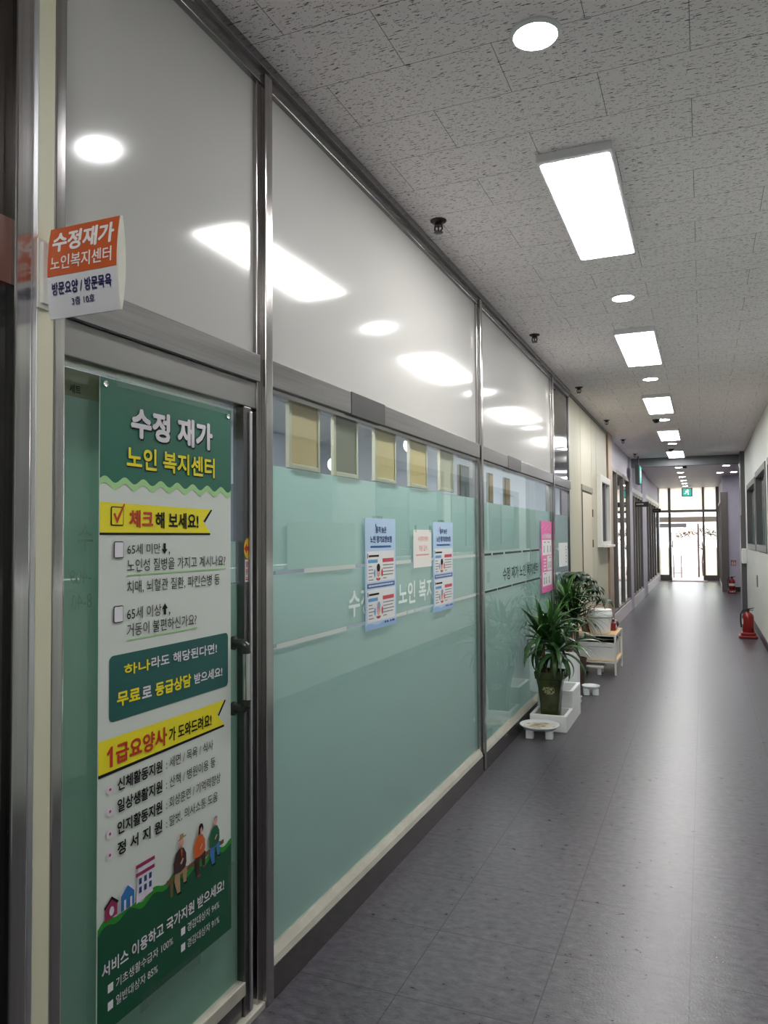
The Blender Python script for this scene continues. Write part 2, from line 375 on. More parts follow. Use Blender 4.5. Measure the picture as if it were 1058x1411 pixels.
struct('trim_9', MB().box(-1.41, XF+0.004, 1.176, 8.575, 3.095, CZ, 0.003).box(-1.41, XF-0.012, 1.315, 8.575, 3.05, 3.095, 0.003), steel_h, 'steel head rail along the ceiling over the left partition', 'rail')
struct('trim_10', MB().box(-1.44, -1.35, 8.545, 8.575, 0, 3.05, 0.003), steel_d, 'dark end post where the glass partition meets the cream wall', 'post')

bays = [(2.228, 4.837), (4.91, 7.472), (7.545, 8.545)]
ub = [(1.315, 2.155)]+bays[:2]
for i, (y0, y1) in enumerate(ub):
    struct('wall_left_upper', MB().box(-1.376, XP, y0, y1, 2.12, 3.05), white_panel, ['glossy white panel above the glass door', 'glossy white panel above the window with blue posters', 'glossy white panel above the window with dark lettering'][i], 'panel')
struct('wall_left_upper', MB().box(-1.376, XP, 7.545, 8.545, 2.12, 3.05), mat('smoked_panel', (0.05, 0.052, 0.06, 1), 0.08, 0, 0.6, 0.5), 'dark reflective panel above the narrow window before the cream wall', 'panel')

names = ['large frosted window carrying two blue posters and a white notice', 'frosted window with dark lettering behind the potted plants', 'narrow frosted window beside the cream wall, white sheet on it']
tape_dark = mat('dark_tape', (0.03, 0.028, 0.03, 1), 0.25)
ledge = noise_mix('pale_ledge', lin(176, 172, 160), lin(196, 192, 180), (4, 6, 4), 0.35, 5, 0.1)
lett_pale = mat('pale_lettering', lin(228, 238, 234), 0.6, 0, 0.2); lett_dark = mat('dark_lettering', lin(36, 52, 48), 0.6, 0, 0.1)
stripe_pale = mat('pale_tape_stripe', lin(205, 212, 206), 0.35); stripe_clear = mat('clear_stripe', lin(52, 66, 62), 0.6, 0, 0.1)
film_patch = film_mat('film_patch', lin(176, 208, 200), 0.1)
for i, (y0, y1) in enumerate(bays):
    w = empty('window_%d' % (i+1), (XP, (y0+y1)/2, 0.1), names[i], 'window', kind='structure')
    MB().box(-1.370, XP, y0, y1, 0.13, 2.04).build('glass_pane', glass, w)
    b = MB().box(-1.41, XF-0.004, y0, y1, 2.032, 2.122, 0.003)
    b.box(-1.40, XF-0.020, y0, y1, 2.012, 2.032, 0.002)
    b.build('header', steel_h, w)
    MB().box(-1.41, XF-0.003, y0, y1, 0.0, 0.108, 0.002).build('base_plate', base_steel, w)
    MB().prism([(XF-0.005, y0, 0.108), (XF-0.012, y0, 0.128), (-1.358, y0, 0.15), (-1.40, y0, 0.15), (-1.40, y0, 0.108)], (0, y1-y0, 0)).build('sill', ledge, w)
    zt = [1.77, 1.755, 1.74][i]
    b = MB().box(-1.374, -1.3725, y0, y1, 0.13, 1.140)
    b.box(-1.374, -1.3725, y0, y1, 1.153, 1.392); b.box(-1.374, -1.3725, y0, y1, 1.405, zt)
    b.build('frosted_film', film, w)
    if i == 2: continue
    a = Art(on_x(XP, 0.0006), w)
    if i == 0:
        a.text('lettering', lett_pale, '수정 재가 노인 복지센터', 2.88, 4.20, 1.185, 1.30, 1, 0.022)
        for s0, s1 in ((2.50, 2.95), (3.40, 3.62), (4.31, 4.80)): a.rect('stripe', stripe_pale, s0, s1, 1.390, 1.407)
        for s0, s1 in ((3.39, 3.55), (3.57, 3.66), (3.68, 3.76), (4.30, 4.80), (2.30, 2.86)): a.rect('stripe', stripe_pale, s0, s1, 1.138, 1.155)
        a.rect('film_patch', film_patch, 2.374, 2.95, 1.407, 1.58)
        d = MB().box(XF-0.006, XF-0.0025, 2.86, 3.22, 2.030, 2.124).build('tape', tape_dark, w)
    else:
        a.text('lettering', lett_dark, '수정 재가 노인 복지센터', 5.53, 6.82, 1.195, 1.29, 1, 0.012)
        for s0, s1 in ((5.02, 5.20), (5.24, 5.55), (5.60, 6.15), (6.2, 6.5), (6.52, 6.88)): a.rect('stripe', stripe_clear, s0, s1, 1.390, 1.405)
        for s0, s1 in ((4.95, 5.35), (5.37, 5.80), (5.82, 6.3), (6.32, 6.9)): a.rect('stripe', stripe_clear, s0, s1, 1.138, 1.153)
        MB().box(XF-0.006, XF-0.0025, 5.62, 6.05, 2.030, 2.124).build('tape', tape_dark, w)
    a.finish()

# ------------------------------------------------------------------ glass door with its own header
dr = empty('door_1', (XP, 1.75, 0), 'glass sliding door with green frosted film behind the tall banner', 'door', kind='structure')
b = MB().box(-1.42, XF-0.003, 1.315, 2.155, 2.032, 2.122, 0.003)
b.build('header', steel_h, dr)
MB().box(-1.42, XF-0.020, 1.315, 2.155, 1.945, 2.032, 0.003).build('head_frame', mat('plain_steel', (0.25, 0.24, 0.24, 1), 0.34, 0.9), dr)
MB().box(-1.376, -1.368, 1.335, 2.09, 0.13, 1.945).build('glass_pane', glass, dr)
b = MB().box(-1.3800, -1.3785, 1.365, 1.75, 0.13, 1.86); b.box(-1.3800, -1.3785, 1.75, 2.09, 0.13, 1.375)
b.build('frosted_film', film_door, dr)
MB().box(-1.3800, -1.3785, 1.75, 2.075, 1.38, 1.51).build('upper_film', film, dr)
MB().box(-1.395, -1.352, 2.085, 2.128, 0.02, 1.945, 0.003).build('stile', steel_d, dr)
MB().box(-1.352, -1.343, 2.108, 2.120, 0.03, 1.93, 0.002).build('edge_strip', steel_m, dr)
b = MB().box(-1.39, -1.350, 1.32, 2.09, 0.088, 0.13, 0.003); b.build('bottom_rail', ledge, dr)
MB().box(-1.388, -1.358, 1.32, 2.085, 0.03, 0.088).build('kick_plate', base_steel, dr)
MB().box(-1.41, -1.335, 1.315, 2.183, 0.0, 0.022, 0.003).build('threshold', ledge, dr)
# pull handle
h = MB().tube([(-1.320, 2.048, 1.165), (-1.320, 2.048, 1.015)], 0.0115, 16).build('handle', chrome, dr, smooth=True)
for z, sg in ((1.192, 1), (0.988, -1)):
    pts = [(-1.368, 2.046, z)]+[(-1.338+0.018*math.sin(a), 2.047, z-sg*0.018*(1-math.cos(a))) for a in [k*PI/2/6 for k in range(7)]]+[(-1.320, 2.048, z-sg*0.030)]
    MB().tube(pts, 0.0135, 14).lathe([(0.022, -1.368), (0.022, -1.362), (0.014, -1.360)], (0, 2.046, z), 18, 'x').build('handle_mount', gunmetal, h, smooth=True)
a = Art(on_x(-1.3675, 0.0004), dr)
mir = mat('faint_film_lettering', lin(108, 142, 126), 0.4)
a.text('lettering', mir, '수', 1.392, 1.445, 1.49, 1.555, 1, 0.0, True)
a.text('lettering', mir, '-409', 1.372, 1.440, 1.415, 1.448, 1, 0, True)
a.text('lettering', mir, '8-40', 1.378, 1.442, 1.355, 1.390, 1, 0, True)
a.finish()
a = Art(on_x(-1.352, 0.0006), dr)
yel = mat('sticker_yellow', lin(232, 186, 40), 0.4); rd = mat('sticker_red', lin(196, 34, 30), 0.4); wht = mat('sticker_white', lin(228, 226, 226), 0.4); pk = mat('sticker_crimson', lin(186, 36, 84), 0.4)
a.disc('round_sticker', yel, 2.108, 1.487, 0.026, 0.034, 1, 24, PI/2, 3*PI/2)
a.poly('arrow', rd, [(2.082, 1.487), (2.098, 1.503), (2.098, 1.494), (2.107, 1.494), (2.107, 1.480), (2.098, 1.480), (2.098, 1.471)], 2)
a.rect('white_sticker', wht, 2.088, 2.107, 1.380, 1.452)
a.text('sticker_lettering', pk, '옆', 2.091, 2.104, 1.428, 1.446, 2, 0.02)
a.text('sticker_lettering', pk, '문', 2.091, 2.104, 1.404, 1.421, 2, 0.02)
a.rect('sticker_bars', pk, 2.091, 2.104, 1.386, 1.390, 2); a.rect('sticker_bars', pk, 2.091, 2.104, 1.393, 1.395, 2)
a.finish()

# ------------------------------------------------------------------ office behind the left glass
struct('wall_office', MB().box(-4.7, -4.6, 0.6, 8.8, 0, 2.75).box(-4.6, -1.45, 0.5, 0.6, 0, 2.75).box(-4.6, -1.45, 8.6, 8.7, 0, 2.75), office_wall, 'pale grey walls of the office behind the left glass')
struct('floor_office', MB().box(-4.7, -1.41, 0.5, 8.8, -0.1, 0.0), office_floor, 'grey vinyl floor of the office behind the glass', 'floor')
struct('ceiling_office', MB().box(-4.7, -1.42, 0.5, 8.8, 2.75, 2.85), office_ceil, 'white ceiling of the office behind the glass', 'ceiling')
for k, (x, y) in enumerate(((-2.15, 2.3), (-2.15, 3.9), (-2.15, 7.0), (-2.15, 5.5))):  # unseen lamps added close to the glass, brightening the film towards its top
    l = empty('office_lamp', (x, y, 2.75), ['rectangular lamp on the office ceiling nearest the door', 'rectangular lamp on the office ceiling behind the blue posters', 'rectangular lamp on the office ceiling behind the plants', 'rectangular lamp on the office ceiling close to the post'][k], 'lamp', 'lamps on the office ceiling')
    MB().box(x-0.18, x+0.18, y-0.62, y+0.62, 2.715, 2.75, 0.004).build('housing', white_metal, l)
    MB().box(x-0.16, x+0.16, y-0.6, y+0.6, 2.708, 2.716).build('diffuser', office_led, l)
globe = emis('globe_glow', (1, 1, 1, 1), 2.2)
for k, (y, z) in enumerate(((6.95, 2.414), (5.264, 2.081))):
    l = empty('globe_lamp', (-2.6, y, 2.75), ['upper white globe lamp hanging in the office, seen beside the fourth framed board', 'lower white globe lamp hanging in the office, seen beside the second framed board'][k], 'lamp', 'globe lamps in the office')
    gr = (0.08, 0.055)[k]
    MB().lathe([(gr*math.sin(PI*q/16)+1e-7, -gr*math.cos(PI*q/16)) for q in range(17)], (-2.6, y, z), 24).build('globe', globe, l, smooth=True)
    MB().tube([(-2.6, y, z+0.10), (-2.6, y, 2.75)], 0.006).build('cord', black_pl, l)
# office door/board shapes on the back wall
o = empty('office_door', (-4.59, 4.1, 0), 'pale door in the back wall of the office', 'door')
MB().box(-4.6, -4.56, 3.6, 4.6, 0, 2.15, 0.004).build('door_leaf', mat('pale_door', lin(222, 224, 228), 0.4), o)
MB().box(-4.6, -4.54, 3.52, 3.6, 0, 2.22).box(-4.6, -4.54, 4.6, 4.68, 0, 2.22).box(-4.6, -4.54, 3.6, 4.6, 2.15, 2.22).build('door_frame', mat('blue_grey_frame', lin(96, 104, 122), 0.4), o)
o = empty('office_cabinet', (-4.35, 7.6, 0), 'tall grey cabinet against the office back wall', 'cabinet')
MB().box(-4.59, -4.15, 6.3, 7.6, 0, 2.05, 0.006).build('body', mat('cabinet_grey', lin(120, 126, 140), 0.4), o)
MB().box(-4.15, -4.13, 6.32, 6.94, 0.05, 2.02, 0.003).build('door', mat('cabinet_door', lin(134, 140, 152), 0.4), o); MB().box(-4.15, -4.13, 6.96, 7.58, 0.05, 2.02, 0.003).build('door', MATS['cabinet_door'], o)
o = empty('kitchen_counter', (-3.3, 1.2, 0), 'steel counter seen in the gap left of the glass door', 'counter')
MB().box(-3.5, -2.2, 2.0, 2.6, 0, 0.86, 0.006).build('body', mat('counter_grey', lin(176, 176, 176), 0.4), o)
MB().box(-3.55, -2.15, 1.95, 2.65, 0.86, 0.90, 0.005).build('worktop', white_pl, o)
MB().box(-3.5, -2.2, 2.6, 2.63, 0.9, 1.6).build('splash_board', mat('tan_board', lin(168, 130, 100), 0.5), o)
bt = MB().lathe([(0.035, 0.90), (0.036, 1.02), (0.014, 1.06), (0.014, 1.09), (0.0, 1.09)], (-2.62, 2.25, 0), 16).build('bottle', white_pl, loc=(-2.62, 2.25, 0.9), smooth=True)
tag(bt, 'white bottle standing on the counter behind the door gap', 'bottle')
# olive sign box seen above the door film
o = empty('olive_sign', (-1.45, 1.55, 1.84), 'olive sign box inside the door, seen left of the banner top', 'sign')
MB().box(-1.47, -1.42, 1.32, 2.05, 1.845, 1.94, 0.003).build('panel', mat('olive_panel', lin(150, 150, 118), 0.5), o)
a = Art(on_x(-1.42, 0.001), o); a.text('lettering', ink, '세트', 1.418, 1.455, 1.878, 1.900, 1, 0.02); a.finish()
o = empty('clipboard', (-1.6, 2.44, 1.5), 'blue clipboard hanging inside, seen right of the banner', 'clipboard')
MB().box(-1.605, -1.60, 2.40, 2.475, 1.525, 1.63, 0.001).build('board', mat('clip_blue', lin(128, 146, 180), 0.4), o)
MB().box(-1.599, -1.592, 2.425, 2.45, 1.62, 1.635, 0.001).build('clip', ink, o)
# framed certificate backs leaning on the glass inside
certs = [(2.424, 2.666, 1.774, (196, 170, 126), 'tan framed board leaning inside the window, first after the door post'), (2.790, 3.025, 1.773, (104, 100, 82), 'dark olive framed board inside the window, second after the door post'),
         (3.211, 3.472, 1.778, (200, 176, 130), 'tan framed board inside the window, third after the door post'), (3.660, 3.932, 1.778, (204, 176, 124), 'yellowish tan framed board inside the window, fourth after the door post'),
         (4.150, 4.412, 1.786, (176, 170, 150), 'grey beige framed board inside the window, nearest the far post')]
for y0, y1, z0, c, lb in certs:
    o = empty('framed_board', (-1.39, (y0+y1)/2, z0), lb, 'frame', 'framed boards behind the clear window strip')
    t = 0.018; b = MB(); z1 = z0+0.36
    for q in ((y0, y0+t, z0, z1), (y1-t, y1, z0, z1), (y0+t, y1-t, z0, z0+t), (y0+t, y1-t, z1-t, z1)): b.box(-1.396, -1.379, q[0], q[1], q[2], q[3], 0.002)
    b.build('frame', mat('frame_champagne', lin(196, 190, 170), 0.4, 0.2), o)
    MB().box(-1.392, -1.384, y0+t, y1-t, z0+t, z1-t).build('backing', mat('backing_%d_%d' % (c[0], c[2]), lin(*c), 0.6), o)
for k, (y, c, lb) in enumerate(((5.25, (128, 132, 138), 'grey framed board inside the plant window, nearest the post'), (6.05, (190, 158, 110), 'small tan framed board inside the plant window'), (6.6, (186, 152, 104), 'tan board in dark frame inside the plant window'))):
    o = empty('framed_board', (-1.6, y, 1.8), lb, 'frame', 'framed boards behind the plant window')
    wdt = (0.26, 0.15, 0.2)[k]
    MB().box(-1.62, -1.60, y, y+wdt, 1.79, 2.04, 0.003).build('frame', mat('dark_frame', lin(96, 90, 84), 0.4), o)
    MB().box(-1.60, -1.596, y+0.02, y+wdt-0.02, 1.81, 2.02).build('backing', mat('backing_b%d' % k, lin(*c), 0.6), o)

# ------------------------------------------------------------------ cream wall, its door and serving window, tan post
seams = [8.575, 9.48, 10.46, 10.95, 12.2]
b = MB()
for q0, q1 in zip(seams, seams[1:]): b.box(-1.46, -1.36, q0+0.008, q1-0.008, 0, 3.09)
cw = struct('wall_left_cream', b, cream, 'cream panelled wall behind the white shelf')
struct('trim_11', MB().box(-1.46, -1.345, 8.575, 12.9, 3.09, CZ, 0.003), mat('trim_taupe', lin(110, 104, 100), 0.5), 'taupe trim along the ceiling over the cream wall', 'trim')
struct('trim_12', MB().box(-1.46, -1.33, 12.2, 12.75, 0, 3.12, 0.004), tan_post, 'tan corner post at the far end of the cream wall', 'post')
MB().box(-1.46, -1.375, 8.575, 12.2, 0, 3.09).build('joint', mat('joint_dark', lin(58, 54, 46), 0.7), cw)
d3 = empty('door_3', (-1.36, 10.0, 0), 'narrow cream door with round knob in the cream wall', 'door', kind='structure')
MB().box(-1.362, -1.350, 9.56, 10.40, 0.02, 2.06, 0.003).build('door_leaf', mat('door_cream', lin(205, 196, 178), 0.5), d3)
MB().box(-1.3615, -1.353, 9.535, 9.56, 0.0, 2.075).box(-1.3615, -1.353, 10.40, 10.425, 0.0, 2.075).box(-1.3615, -1.353, 9.56, 10.40, 2.06, 2.075).build('door_frame', mat('door_gap', lin(58, 52, 46), 0.6), d3)
MB().box(-1.362, -1.345, 9.50, 10.46, 2.080, 2.15, 0.002).build('vent_panel', mat('vent_grey', lin(140, 136, 124), 0.5), d3)
MB().lathe([(0.03, -1.35), (0.03, -1.343), (0.012, -1.34), (0.012, -1.31), (0.030, -1.302), (0.034, -1.285), (0.02, -1.272), (0, -1.27)], (0, 9.70, 0.875), 20, 'x').build('knob', brass, d3, smooth=True)
for z in (1.82, 1.42): MB().box(-1.352, -1.338, 10.39, 10.43, z-0.05, z+0.05, 0.003).build('hinge', brass, d3)
sw = empty('window_7', (-1.36, 11.5, 1.35), 'white framed service window in the cream wall', 'window', kind='structure')
y0, y1, z0, z1 = 10.98, 12.18, 1.36, 2.38
b = MB()
for q in ((y0, y0+0.11, z0, z1), (y1-0.11, y1, z0, z1), (y0+.11, y1-.11, z0, z0+0.08), (y0+.11, y1-.11, z1-0.1, z1)): b.box(-1.365, -1.30, q[0], q[1], q[2], q[3], 0.004)
b.build('window_frame', white_metal, sw)
MB().box(-1.363, -1.352, y0+.11, y1-.11, z0+.08, z1-.1).build('pane', mat('service_pane', lin(112, 118, 128), 0.12), sw)
MB().box(-1.345, -1.31, y0+0.55, y0+0.60, z0+.08, z1-.1).build('sash', frame_grey, sw)
MB().box(-1.30, -1.24, y0+0.15, y1-0.05, z0-0.005, z0+0.03, 0.004).build('sill', white_metal, sw)

# ------------------------------------------------------------------ far left shop fronts
XS = -1.40
def storefront(n, y0, y1, zt, ym, lb, band):
    w = empty('window_%d' % n, (XS, (y0+y1)/2, 0), lb, 'window', kind='structure')
    b = MB(); prev = y0
    for y in ym: b.box(XS-0.06, XS+0.025, y-0.035, y+0.035, 0.22, zt, 0.004)
    b.box(XS-0.06, XS+0.03, y0, y0+0.09, 0.22, zt, 0.004); b.box(XS-0.06, XS+0.03, y1-0.09, y1, 0.22, zt, 0.004)
    b.box(XS-0.06, XS+0.02, y0+0.09, y1-0.09, zt-0.07, zt, 0.004); b.box(XS-0.06, XS+0.02, y0+0.09, y1-0.09, 0.22, 0.27, 0.004)
    b.build('window_frame', mull, w)
    MB().box(XS-0.022, XS-0.012, y0+0.09, y1-0.09, 0.27, zt-0.07).build('glass_pane', shop_glass, w)
    if band: MB().box(XS-0.02, XS+0.03, y0, y1, zt, zt+0.10, 0.004).build('lintel', white_metal, w)  # white trim paints in the lit strip above the shop front
    return w
storefront(8, 12.75, 16.4, 2.68, (13.9, 15.1), 'reflective shop window just beyond the cream wall', False)
storefront(9, 16.95, 19.9, 2.45, (17.6, 18.3, 19.0), 'dark framed shop front behind the first black hanging sign', True)
storefront(10, 21.2, 27.3, 2.50, (22.2, 23.3, 24.4, 25.6), 'dark framed shop front nearest the bright exit', True)
b = MB()
for q in ((12.75, 16.4, 2.68), (16.95, 19.9, 2.55), (21.2, 27.3, 2.60)): b.box(XS-0.1, XS, q[0], q[1], q[2], CZ)
for q in ((16.4, 16.95), (19.9, 21.2), (27.3, 27.8)): b.box(XS-0.1, XS+0.03, q[0], q[1], 0, CZ)
struct('wall_left_lilac', b, lilac, 'lilac wall around the far left shop fronts')
struct('baseboard_left', MB().box(XS-0.1, XS+0.03, 12.75, 16.4, 0, 0.22, 0.004).box(XS-0.1, XS+0.045, 16.95, 19.9, 0, 0.22, 0.004).box(XS-0.1, XS+0.045, 21.2, 27.3, 0, 0.22, 0.004), mat('pinkish_curb', lin(208, 196, 200), 0.35), 'pale stone curb below the far left shop fronts', 'baseboard')
struct('wall_shop', MB().box(-4.2, -4.1, 12.3, 27.8, 0, 2.9).box(-4.1, -1.5, 12.3, 12.4, 0, 2.9).box(-4.1, -1.5, 27.7, 27.8, 0, 2.9).box(-4.2, -1.5, 12.3, 27.8, 2.9, 3.0).box(-4.2, -1.5, 12.3, 27.8, -0.1, 0), mat('shop_interior', lin(120, 116, 116), 0.7), 'dim interior behind the far left shop fronts')
for k, y in enumerate((14.6, 18.4, 24.0)):
    l = empty('shop_lamp', (-2.6, y, 2.9), ['lamp inside the shop just beyond the cream wall', 'lamp inside the shop behind the first black hanging sign', 'lamp inside the shop nearest the exit'][k], 'lamp', 'lamps inside the far shops')
    MB().box(-2.75, -2.45, y-0.6, y+0.6, 2.860, 2.898, 0.004).build('housing', white_metal, l); MB().box(-2.73, -2.47, y-0.58, y+0.58, 2.852, 2.861).build('diffuser', shop_led, l)
# black hanging signs
for k, (y, x0, x1, z0, z1, lb) in enumerate(((17.6, -1.37, -1.085, 2.145, 2.255, 'black projecting sign with pale lettering, nearer of two'), (24.0, -1.37, -1.14, 2.20, 2.31, 'black projecting sign nearer the exit, farther of two'))):
    s = empty('hanging_sign', (-1.37, y, z0), lb, 'sign', 'black projecting shop signs')
    MB().box(x0, x1, y-0.03, y+0.03, z0, z1, 0.004).build('panel', black_pl, s)
    a = Art(on_y(y-0.03), s)
    if k == 0: a.text('lettering', white_pl, 'COFFEE', x0+0.03, x0+0.18, z0+0.045, z0+0.075, 1, 0.01)
    else: a.rect('lettering', ink_grey, x0+0.03, x1-0.05, z0+0.05, z0+0.065)
    a.finish()
# right hand shop front before the exit
w = empty('window_11', (0.5, 25, 0), 'dark framed glass front on the right side just before the exit', 'window', kind='structure')
b = MB()
for y in (22.72, 23.9, 25.1, 26.3, 27.6): b.box(0.47, 0.56, y, y+0.1, 0.0, 2.55, 0.004)
b.box(0.47, 0.56, 22.72, 27.7, 2.48, 2.55, 0.004); b.box(0.47, 0.56, 22.72, 27.7, 0.0, 0.1, 0.004)
b.build('window_frame', mull, w)
MB().box(0.52, 0.53, 22.8, 27.7, 0.1, 2.48).build('glass_pane', shop_glass, w)
struct('trim_13', MB().box(0.44, 0.62, 22.60, 22.69, 0, 2.68, 0.004), mull, 'dark steel jamb standing before the lilac wall', 'post')
struct('wall_shop_right', MB().box(1.5, 1.6, 22.85, 27.8, 0, 2.9).box(0.62, 1.6, 22.85, 27.8, 2.9, 3.0), MATS['shop_interior'], 'dim interior behind the right glass front')

# ------------------------------------------------------------------ end facade
YE = 27.8
fa = empty('door_4', (-0.5, YE, 0), 'bright glass entrance at the far end of the corridor', 'door', kind='structure')
b = MB()
for x0, x1 in ((-1.50, -1.372), (-1.093, -1.012), (-0.021, 0.047), (0.403, 0.50)): b.box(x0, x1, YE-0.05, YE+0.06, 0, CZ, 0.004)
b.box(-1.372, 0.403, YE-0.049, YE+0.059, 2.292, 2.378, 0.004)
b.box(-1.372, -1.093, YE-0.045, YE+0.05, 0, 0.18, 0.004); b.box(0.047, 0.403, YE-0.045, YE+0.05, 0, 0.18, 0.004)
b.build('door_frame', mull, fa)
b = MB()
for x0, x1 in ((-1.372, -1.093), (-1.012, -0.021), (0.047, 0.403)): b.box(x0, x1, YE, YE+0.008, 2.378, CZ)
b.build('upper_pane', film_white, fa)
MB().box(-1.372, -1.093, YE, YE+0.008, 1.10, 2.292).box(0.047, 0.403, YE, YE+0.008, 1.10, 2.292).build('glass_pane', glass, fa)
MB().box(-1.372, -1.093, YE, YE+0.008, 0.18, 1.10).box(0.047, 0.403, YE, YE+0.008, 0.18, 1.10).build('frosted_pane', film_white, fa)
lf = MB().box(-0.995, -0.985, YE-0.82, YE-0.02, 0.10, 2.20).build('door_leaf', glass, fa)
MB().box(-1.005, -0.975, YE-0.86, YE-0.82, 0.02, 2.24, 0.003).box(-1.005, -0.975, YE-0.82, YE-0.02, 0.02, 0.10, 0.003).box(-1.005, -0.975, YE-0.82, YE-0.02, 2.2, 2.24, 0.003).build('leaf_frame', mull, lf)
MB().box(-1.06, -0.93, YE-0.80, YE-0.74, 1.15, 1.19).box(-1.06, -1.03, YE-0.80, YE-0.74, 1.1, 1.36).box(-0.96, -0.93, YE-0.80, YE-0.74, 1.1, 1.36).build('door_handle', mull, lf)
mt = MB().box(-1.02, 0.12, 26.9, 27.7, 0.0, 0.012, 0.003).build('door_mat', mat('mat_grey', lin(126, 112, 108), 0.8), loc=(-0.45, 27.3, 0))
tag(mt, 'thin grey brown mat on the floor inside the far entrance', 'mat')

# ------------------------------------------------------------------ outside
struct('ground', MB().box(-9, 9, 27.95, 60, -0.2, -0.03), noise_mix('pale_paving', lin(140, 124, 116), lin(158, 144, 136), (2, 2, 2), 0.7), 'pale paving outside the entrance', 'ground')
struct('exterior_wall', MB().box(-9, 9, 40, 40.3, -0.03, 5), mat('outside_white', lin(240, 240, 240), 0.8), 'white building wall outside across the paving', 'wall')
o = MB().box(-2.2, 1.6, 29.42, 29.6, 1.99, 2.18, 0.005).build('canopy_beam', mat('canopy_beige', lin(92, 80, 70), 0.6), loc=(0, 29.5, 1.99))
b = MB(); b.box(-2.16, -2.05, 29.45, 29.57, -0.03, 2.02).box(1.45, 1.56, 29.45, 29.57, -0.03, 2.02)
b.build('beam_post', MATS['canopy_beige'], o)
tag(o, 'beige canopy beam crossing outside above the entrance', 'beam')
o = MB().tube([(-0.175, 30.6, -0.03), (-0.175, 30.6, 1.95)], 0.035, 12).build('street_post', mat('rust_brown', lin(66, 42, 40), 0.6), loc=(-0.175, 30.6, -0.03), smooth=True)
tag(o, 'slim brown post standing outside the entrance', 'post')
tr = empty('maple_tree', (-0.02, 31.6, -0.03), 'small tree with yellow green foliage outside the entrance', 'tree')
b = MB().tube([(-0.02, 31.6, -0.03), (-0.06, 31.6, 0.5), (-0.02, 31.6, 0.95), (-0.06, 31.6, 1.35)], [0.04, 0.03, 0.025, 0.015], 8)
for q in ((-0.7, 1.72), (-0.4, 1.62), (0.35, 1.7), (0.65, 1.55), (0.1, 1.8)): b.tube([(-0.03, 31.6, 0.95), ((q[0])*0.5, 31.6, 1.25), (q[0], 31.55, q[1])], [0.018, 0.012, 0.005], 6)
b.build('trunk', mat('bark', lin(74, 52, 42), 0.8), tr, smooth=True)
random.seed(5); b = MB()
for k in range(1000):
    x = random.uniform(-1.0, 0.95); zc = 1.72-0.20*abs(x+0.1)-0.35*max(0, random.random()-0.65)
    p = Vector((x, 31.6+random.gauss(0, 0.22), zc+random.gauss(0, 0.08)))
    b.leaf(p, random.uniform(0, 2*PI), random.uniform(-0.5, 0.4), 0.10, 0.055, 0.4, 2)
b.build('foliage', mat('yellow_leaf', lin(84, 56, 12), 0.6), tr)
fe = empty('wire_fence', (-0.5, 32.5, -0.03), 'low white wire mesh fence outside the entrance', 'fence')
b = MB()
for k in range(19): x = -1.1+k*0.06; b.tube([(x, 32.5, 0.0), (x, 32.5, 0.72)], 0.003, 5)
for k in range(11): z = 0.03+k*0.068; b.tube([(-1.1, 32.5, z), (-0.02, 32.5, z)], 0.003, 5)
b.build('wire_mesh', mat('fence_wire', lin(110, 106, 106), 0.5), fe)
MB().tube([(-1.12, 32.5, -0.03), (-1.12, 32.5, 0.75)], 0.015).build('post', MATS['fence_wire'], fe); MB().tube([(0.0, 32.5, -0.03), (0.0, 32.5, 0.75)], 0.015).build('post', MATS['fence_wire'], fe)
o = empty('parking_frame', (-0.9, 30, -0.03), 'grey tubular frame standing outside left of the tree', 'frame')
b = MB(); zz = 0.78
b.tube([(-1.02, 29.9, -0.03), (-1.02, 29.9, zz), (-0.76, 29.9, zz), (-0.76, 29.9, -0.03)], 0.014); b.tube([(-1.02, 30.2, -0.03), (-1.02, 30.2, zz), (-0.76, 30.2, zz), (-0.76, 30.2, -0.03)], 0.014)
b.tube([(-1.02, 29.9, 0.15), (-0.76, 29.9, 0.15)], 0.010); b.tube([(-1.02, 29.9, zz), (-1.02, 30.2, zz)], 0.010); b.tube([(-0.76, 29.9, zz), (-0.76, 30.2, zz)], 0.010)
b.build('tube_frame', mat('frame_rose', lin(80, 66, 66), 0.5), o)
o = empty('far_awning', (-1.4, 33, 1.8), 'dark awning on the building outside at upper left of entrance', 'awning')
MB().box(-3.0, -0.62, 32.9, 33.8, 1.84, 2.0, 0.01).build('valance', mat('awning_dark', lin(52, 48, 50), 0.6), o)
MB().box(-3.0, -2.9, 33.0, 33.1, -0.03, 1.84).build('post', MATS['awning_dark'], o); MB().box(-0.72, -0.64, 33.0, 33.1, -0.03, 1.84).build('post', white_pl, o)

# ------------------------------------------------------------------ ceiling lights
PX = -0.468
lab = ['large rectangular ceiling light panel nearest the camera', 'second rectangular ceiling light panel from the camera', 'third rectangular ceiling light panel, just before the first dome camera', 'fourth rectangular ceiling light panel, just after the first dome camera', 'last rectangular ceiling light panel, just before the beam']
def panel(y):
    l = empty('ceiling_light', (PX, y, CZ), lab[0], 'ceiling light', 'rectangular ceiling light panels')
    MB().box(PX-0.155, PX+0.155, y-0.63, y+0.63, CZ-0.038, CZ, 0.004).build('frame', mat('fixture_grey', lin(226, 226, 228), 0.4, 0), l)
    t = bmesh.new(); pts = []
    for cx, cy, a0 in ((0.142-0.014, -0.604+0.014, -90), (0.142-0.014, 0.604-0.014, 0), (-0.142+0.014, 0.604-0.014, 90), (-0.142+0.014, -0.604+0.014, 180)):
        for k in range(6): a_ = math.radians(a0+k*18); pts.append((PX+cx+0.014*math.cos(a_), y+cy+0.014*math.sin(a_), CZ-0.0395))
    MB().prism(pts, (0, 0, 0.004)).build('diffuser', led, l)
    return l
p0 = panel(3.815)
